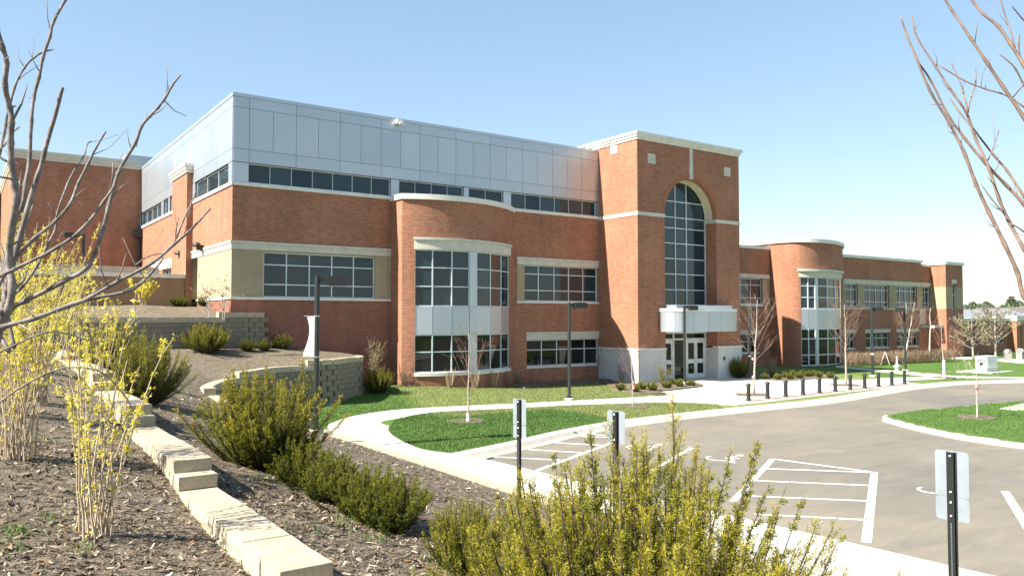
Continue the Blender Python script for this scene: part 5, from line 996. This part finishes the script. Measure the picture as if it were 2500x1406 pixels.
rt_ = thing('bare_tree', O3, 'brown-barked bare tree reaching over the accessible parking', 'tree')
RB = [([(2620, 900), (2560, 810), (2500, 723), (2484, 666), (2452, 595), (2414, 518), (2382, 448), (2356, 378), (2321, 307), (2270, 221), (2238, 144), (2215, 90), (2199, 42)], 16, 5, 4.4, 4.6),
  ([(2600, 620), (2500, 499), (2458, 454), (2407, 400), (2356, 339), (2311, 275), (2273, 198), (2240, 150)], 12, 5, 4.5, 4.6), ([(2620, 860), (2560, 710), (2500, 608), (2465, 544), (2439, 486), (2414, 410), (2382, 339), (2359, 275), (2324, 224), (2286, 166), (2238, 90), (2225, 36)], 13, 4, 4.3, 4.7),
  ([(2580, 600), (2500, 480), (2458, 416), (2430, 384), (2375, 314), (2343, 275), (2320, 242)], 9, 4, 4.5, 4.8), ([(2600, 440), (2500, 288), (2446, 208), (2407, 150), (2369, 93), (2324, 26), (2295, -20)], 12, 6, 4.2, 4.4), ([(2580, 320), (2500, 262), (2458, 234), (2407, 218), (2356, 198), (2289, 158)], 6, 4, 4.4, 4.6),
  ([(2580, 290), (2500, 160), (2468, 109), (2436, 64), (2401, 35), (2365, -8)], 12, 7, 4.1, 4.3), ([(2454, 525), (2420, 485), (2394, 448)], 5, 3, 4.4, 4.4), ([(2560, 620), (2500, 566), (2465, 545)], 6, 4, 4.4, 4.4), ([(2412, 392), (2425, 360), (2439, 318)], 4, 3, 4.6, 4.6), ([(2362, 280), (2370, 240), (2382, 205), (2382, 163)], 5, 3, 4.6, 4.7), ([(2364, 272), (2350, 220), (2340, 192), (2321, 153)], 5, 3, 4.6, 4.7),
  ([(2490, 140), (2487, 110), (2489, 83)], 5, 4, 4.2, 4.2), ([(2510, 230), (2480, 170), (2458, 147), (2438, 132)], 6, 3, 4.3, 4.3), ([(2478, 118), (2468, 80), (2458, 51), (2440, -8)], 5, 4, 4.2, 4.3), ([(2540, 90), (2500, 51), (2468, 13)], 5, 3, 4.3, 4.3)]
traced(rt_, RB, 4.4, 202, BARKB); far_limbs(rt_, [RB[i] for i in (0, 2)], atd(2640, 900, 4.4), (-2.3, -2.8), BARKB, 6)
g = atd(2650, 1300, 4.4); zb = mz1(g[0], g[1]) if g[0] < -.5 else 0; mb = MB(); e_ = atd(2620, 880, 4.4); mb.tube([V3(g[0], g[1], zb-.1), V3(g[0], g[1], zb+.4), e_, atd(2605, 640, 4.4), atd(2590, 440, 4.3), atd(2575, 290, 4.2)], [.06, .05, .04, .032, .024, .015], 10); mb.build('trunk', BARKB, rt_, smooth=True)

# ---------------- lamps, bollards, signs ----------------
def lamp(root, H=4.02, heads=1):
    mb = MB(); mb.tube([(0, 0, .1), (0, 0, H)], .07, 10); mb.build('pole', DKGREEN, root, smooth=False)
    mb = MB(); mb.lathe([(.2, -.3), (.2, .08), (.17, .1)], n=14); mb.build('concrete_footing', KERB, root)
    mb = MB(); mb.box((-.12, -.12, .1), (.12, .12, .14)); mb.build('base_plate', DKGREEN, root)
    for k in range(heads):
        s_ = 1-2*k; mb = MB(); mb.box((min(.05*s_, .26*s_), -.04, H-.14), (max(.05*s_, .26*s_), .04, H-.06)); mb.build('arm', DKGREEN, root)
        mb = MB(); a, b = sorted((.24*s_, .80*s_)); mb.box((a, -.17, H-.235), (b, .17, H-.02)); mb.box((a+.04, -.13, H-.02), (b-.04, .13, H+.0)); h_ = mb.build('lamp_head', BLACK, root, bevel=.012)
        mb = MB(); mb.box((a+.05, -.13, H-.25), (b-.05, .13, H-.237)); mb.build('lens', GREYP, h_)
LL = [(V3(-1.38, -12.9, 0), 'dark lamp post carrying the white banner beside the sidewalk', -.35, 1), (onz(1390, 976), 'dark lamp post on the lawn between bay and sidewalk', -.1, 1), (onz(1672, 936), 'dark lamp post in front of the entrance doors', -.1, 1), (onz(1831, 926), 'dark lamp post with white collar beside the tower base', -.1, 1), (onz(2131, 918), 'dark lamp post on the lawn behind the bollards', -.1, 1), (onz(2211, 905), 'dark lamp post near the white A-frame board', math.pi, 1)]
for i, (q, lab, rz, hd_) in enumerate(LL):
    o = thing('lamp_post', O3, lab, 'lamp post', 'lamp posts'); lamp(o, 4.02, hd_)
    if i in (3, 4): mb = MB(); mb.lathe([(.08, 1.25), (.08, 1.33)], n=10); mb.build('white_collar', WHITE, o)
    q = V3(*q); q[2] = mz1(q[0], q[1]) if i == 0 else float(lawn_z(q[0], q[1]))+.02; at(o, q, rz)
    if i == 0: l1 = q
o = thing('lamp_post', O3, 'distant lamp post before the windowless brick block', 'lamp post', 'lamp posts'); lamp(o, 3.4); q = onY(204, 600, 9); at(o, (q[0], q[1], 3.9), math.pi)
# banner on the first lamp
bn = thing('banner', (l1[0], l1[1], l1[2]+2.3), 'plain white fabric banner hung on the lamp post', 'banner'); mb = MB(); n = 10; zt, zb_ = 3.42, 2.40; dx = V3(-.5, .87, 0); dx /= np.linalg.norm(dx)
for i in range(n):
    def pt(t, s_): wv = .32-.09*math.sin(math.pi*min(1, t*1.05))-.03*t; return V3(l1[0], l1[1], zt-(zt-zb_)*t-.02*s_)+dx*(.075+wv*s_)+V3(.04, -.09, 0)*math.sin(3.1*t+1.2*s_)*s_
    for j in range(4): mb.face([pt(i/n, j/4), pt((i+1)/n, j/4), pt((i+1)/n, (j+1)/4), pt(i/n, (j+1)/4)])
mb.build('fabric', WHITE, bn, smooth=True)
for z in (zt+.01, zb_-.015): mb = MB(); q = V3(l1[0], l1[1], z); mb.tube([q+dx*.06, q+dx*.42], .009, 6); mb.lathe([(.072, -.015), (.072, .015)], (l1[0], l1[1], z), 12); mb.build('bracket', BOLT, bn)
# bollards
b0 = thing('bollard', O3, '', 'bollard', 'bollards along the plaza kerb'); mb = MB(); mb.lathe([(.105, 0), (.105, .05), (.085, .09), (.08, .14), (.08, .58), (.075, .6)], n=16); mb.build('post', BLACK, b0, smooth=True); mb = MB(); mb.lathe([(.075, .6), (.10, .615), (.10, .66), (.07, .70), (.02, .72)], n=16); mb.build('cap', BLACK, b0, smooth=True)
pa, pb = onz(1827.6, 978.5), onz(2208.5, 937.5)
for i in range(11):
    q = pa+(pb-pa)*i/10; o = b0 if i == 0 else copy_tree(b0, q); at(o, q, i*.7); o['label'] = 'black round-capped bollard in the row along the plaza kerb'
# sign posts seen from behind
def sign(root, H, plates, wd, off):
    mb = MB(); mb.box((-.031, -.004, -.3), (.031, .004, H)); mb.box((-.031, .004, -.3), (-.022, .034, H)); mb.box((.022, .004, -.3), (.031, .034, H)); mb.box((-.048, .026, -.3), (-.03, .034, H)); mb.box((.03, .026, -.3), (.048, .034, H)); mb.build('post', BLACK, root)
    mb = MB(); z = .12
    while z < plates[-1][0]-.03: mb.face([(-.005, -.0052, z), (.005, -.0052, z), (.005, -.0052, z+.011), (-.005, -.0052, z+.011)]); z += .0254
    mb.build('punched_holes', SIGNB, root)['kind'] = 'stuff'
    for z0, z1 in plates:
        r_ = .03; pts = []
        for cx_, cz_, a in ((wd/2-r_, z0+r_, -90), (wd/2-r_, z1-r_, 0), (-wd/2+r_, z1-r_, 90), (-wd/2+r_, z0+r_, 180)):
            for k in range(5): an = math.radians(a+22.5*k); pts.append((cx_+r_*math.cos(an), cz_+r_*math.sin(an)))
        mb = MB(); mb.face([(x+off, .037, z) for x, z in pts]); mb.face([(x+off, .040, z) for x, z in pts[::-1]])
        for (xa, za), (xb, zb2) in zip(pts, pts[1:]+pts[:1]): mb.face([(xa+off, .037, za), (xa+off, .040, za), (xb+off, .040, zb2), (xb+off, .037, zb2)])
        mb.build('sign_plate', SIGNB, root)
        for z in (z0+.05, z1-.05): mb = MB(); mb.lathe([(.013, 0), (.012, .006), (.004, .01)], n=8); o = mb.build('bolt', BOLT, root); o.rotation_euler = (math.pi/2, 0, 0); o.location = (0, -.005, z)
for (px, py, dd, ht, wd, lab, nfp, two) in ((1265, 974, 14.05, None, .31, 'narrow grey sign back on black post by the hatched parking aisle', 50, True), (1500, 1003, 11.1, None, .31, 'grey sign back on black post rising behind the feathery yew', 48, False), (2319, 1101, 7.96, None, .32, 'grey double-plate sign back on a perforated black post', 8, True)):
    top = atd(px, py, dd); zg = max(0., mz1(top[0], top[1])-.04) if top[0] < -.5 else 0.; H = top[2]-zg
    o = thing('sign_post', O3, lab, 'sign', 'accessible parking signs'); sign(o, H-.01, ([(H-.46, H)]+([(H-.70, H-.465)] if two else [])), wd, .0); at(o, (top[0], top[1], zg), -math.pi/2+math.radians({50: 13, 48: 11, 8: 5}[nfp]))
# A-frame board
o = thing('sandwich_board', O3, 'white folding A-frame board standing on the lawn', 'sign'); 
for s_ in (-1, 1):
    mb = MB(); t = V3(s_*.27, 0, -.88); mb.boxo(V3(s_*.15, 0, .46), V3(.014, 0, .004*s_), V3(0, .3, 0), t/2); mb.build('board', WHITE, o)
_d = ray(2161, 890); at(o, onz(2161, 890), math.atan2(_d[1], _d[0])-math.pi/2)
o = thing('garden_post', O3, 'white bulb-based post standing in the grass by the path', 'post'); mb = MB(); mb.lathe([(.09, -.05), (.10, .1), (.2, .2), (.2, .27), (.10, .36), (.055, .42), (.05, .8), (.065, .82), (.05, .88)], n=14); mb.build('column', STONEB, o, smooth=True); mb = MB(); mb.lathe([(.14, -.06), (.14, .06)], n=12); mb.build('foot', STONEB, o); at(o, onz(2190, 903))
# white monument sign
c0 = onz(2409.5, 909, 0); c1 = onz(2442, 905, 0); lx = c1[0]-c0[0]; c2 = onX(2396, 905, c0[0]); ly = .62
mo = thing('monument_sign', (c0[0], c0[1], 0), 'white block monument sign with dark emblem on a stone plinth', 'sign'); X0, Y0 = c0[0], c0[1]; lx = 1.35
mb = MB(); mb.box((X0, Y0, -.1), (X0+lx, Y0+ly, .27)); mb.build('plinth', STONEB, mo)
for k in range(3): mb = MB(); mb.box((X0-.03, Y0-.03, .27+.24*k+.004), (X0+lx+.03, Y0+ly+.03, .27+.24*(k+1))); mb.build('white_course', WHITE, mo)
mb = MB()
for ya_, za_, r_ in ((.31, .52, .13), (.14, .68, .065), (.31, .76, .065), (.48, .68, .065)): mb.face([(X0-.034, Y0+ya_-r_*math.cos(t), za_+r_*math.sin(t)) for t in np.linspace(0, 6.283, 13)[:-1]])
mb.build('emblem', BLACK, mo)
flat('sign_bed', [c0+V3(-.6, -.5, 0), c0+V3(lx+1.2, -.5, 0), c0+V3(lx+1.0, 1.6, 0), c0+V3(-.5, 1.6, 0)], .02, KERB, .05)
for k, (x, y) in enumerate(((2461, 880), (2491, 877))):
    o = thing('litter_bin', O3, 'grey square litter bin on the paved path by the annex', 'bin', 'litter bins by the annex'); mb = MB(); mb.box((-.22, -.22, 0), (.22, .22, .62)); mb.build('body', GREYP, o, bevel=.03); mb = MB(); mb.lathe([(.3, .62), (.3, .68), (.2, .86), (.1, .9)], n=4); mb.build('lid', GREYP, o); at(o, onz(x, y), .6+k)
print('things ok')

# ---------------- beyond the building ----------------
def far_tree(px, py, d, h, w_, seed, lab, con):
    q = atd(px, py, d); o = thing('far_tree', O3, lab, 'tree', 'trees beyond the annex'); rg = np.random.default_rng(seed); n = 1500; t = rg.random(n)**.8; th = rg.random(n)*6.283
    rad = (1-t)*w_/2*.95+.25 if con else np.sin(np.clip(t*.85+.15, 0, 1)*3.1)*w_/2; rad = rad*(.45+.55*rg.random(n)**.5)*(1+.25*np.sin(3*th+5*t)); c = np.stack([np.cos(th)*rad, np.sin(th)*rad, h*(.18+.82*t)], 1); dv = unit(rg.normal(0, 1, (n, 3))); v = unit(np.cross(dv, rg.normal(0, 1, (n, 3)))); L = .55*(.5+rg.random((n, 1)))
    soup('crown', np.stack([c-dv*L*.5, c+v*L*.35, c+dv*L*.5, c-v*L*.35], 1), FARG, o, rg.random(n)); mb = MB(); mb.tube([(0, 0, -.5), (0, 0, h*.8)], [.25, .06], 6); mb.build('trunk', BARK, o); at(o, (q[0], q[1], 0))
for i, (x, h, w_, d, con) in enumerate(((2358, 5.6, 5, 150, 0), (2376, 6.3, 6, 155, 0), (2391, 6.0, 5, 160, 0), (2408, 6.6, 6, 165, 0), (2430, 5.4, 6, 170, 0), (2450, 5.8, 7, 160, 0), (2470, 7.4, 7, 155, 1), (2488, 6.6, 7, 160, 0), (2512, 6.0, 7, 158, 0), (2540, 6.6, 8, 165, 1))):
    far_tree(x, 775, d, h, w_, 300+i, 'dark conifer rising beyond the annex roof' if con else 'broad leafy tree beyond the annex roof', con)
def house(px, d, wd, h, rh, lab, m_):
    q = atd(px, 775, d); o = thing('far_house', (q[0], q[1], 0), lab, 'house'); ax = RT; ay = V3(FW[0], FW[1], 0); ay = ay/np.linalg.norm(ay); c = V3(q[0], q[1], 0); P = lambda a, b, z: c+ax*a+ay*b+V3(0, 0, z); mb = MB()
    for q4 in (((-1, -1), (1, -1)), ((1, -1), (1, 1)), ((1, 1), (-1, 1)), ((-1, 1), (-1, -1))): (a, b), (e_, f) = q4; mb.face([P(a*wd/2, b*4, -.5), P(e_*wd/2, f*4, -.5), P(e_*wd/2, f*4, h), P(a*wd/2, b*4, h)])
    mb.build('wall', KERB, o); mb = MB(); w2 = wd/2+.4; mb.face([P(-w2, -4.4, h), P(w2, -4.4, h), P(w2-2.5, 0, h+rh), P(-w2+2.5, 0, h+rh)]); mb.face([P(w2, 4.4, h), P(-w2, 4.4, h), P(-w2+2.5, 0, h+rh), P(w2-2.5, 0, h+rh)]); mb.face([P(w2, -4.4, h), P(w2, 4.4, h), P(w2-2.5, 0, h+rh)]); mb.face([P(-w2, 4.4, h), P(-w2, -4.4, h), P(-w2+2.5, 0, h+rh)]); mb.build('roof', m_, o)
    mb = MB()
    for s_ in (-1, 1): mb.tube([P(0, -4.6, h+rh*.55), P(s_*1.6, -4.6, h+.1)], .14, 4)
    mb.build('gable_trim', WHITE, o)
house(2452, 120, 12, 2.6, 2.3, 'tan roofed house with white gable trim behind the annex', SHINGLE); house(2385, 112, 14, 2.6, 1.9, 'low grey roofed house behind the annex', mat_plain('grey_roof', (.17, .185, .20), .8))
pw = thing('power_line', O3, 'thin power line crossing behind the annex roof', 'cable'); a, b = atd(2340, 764, 95), atd(2620, 732, 80); mb = MB(); mb.tube([a*(1-t)+b*t-V3(0, 0, .5*4*t*(1-t)*.3) for t in np.linspace(0, 1, 9)], .03, 5); mb.build('cable', GREYP, pw)
for q in (a, b): mb = MB(); mb.tube([(q[0], q[1], -.5), (q[0], q[1], q[2]+.3)], .12, 8); mb.build('pole', BARKB, pw)
print('objects', len(bpy.data.objects), 'tris', sum(len(o.data.polygons) for o in bpy.data.objects if o.type == 'MESH'))
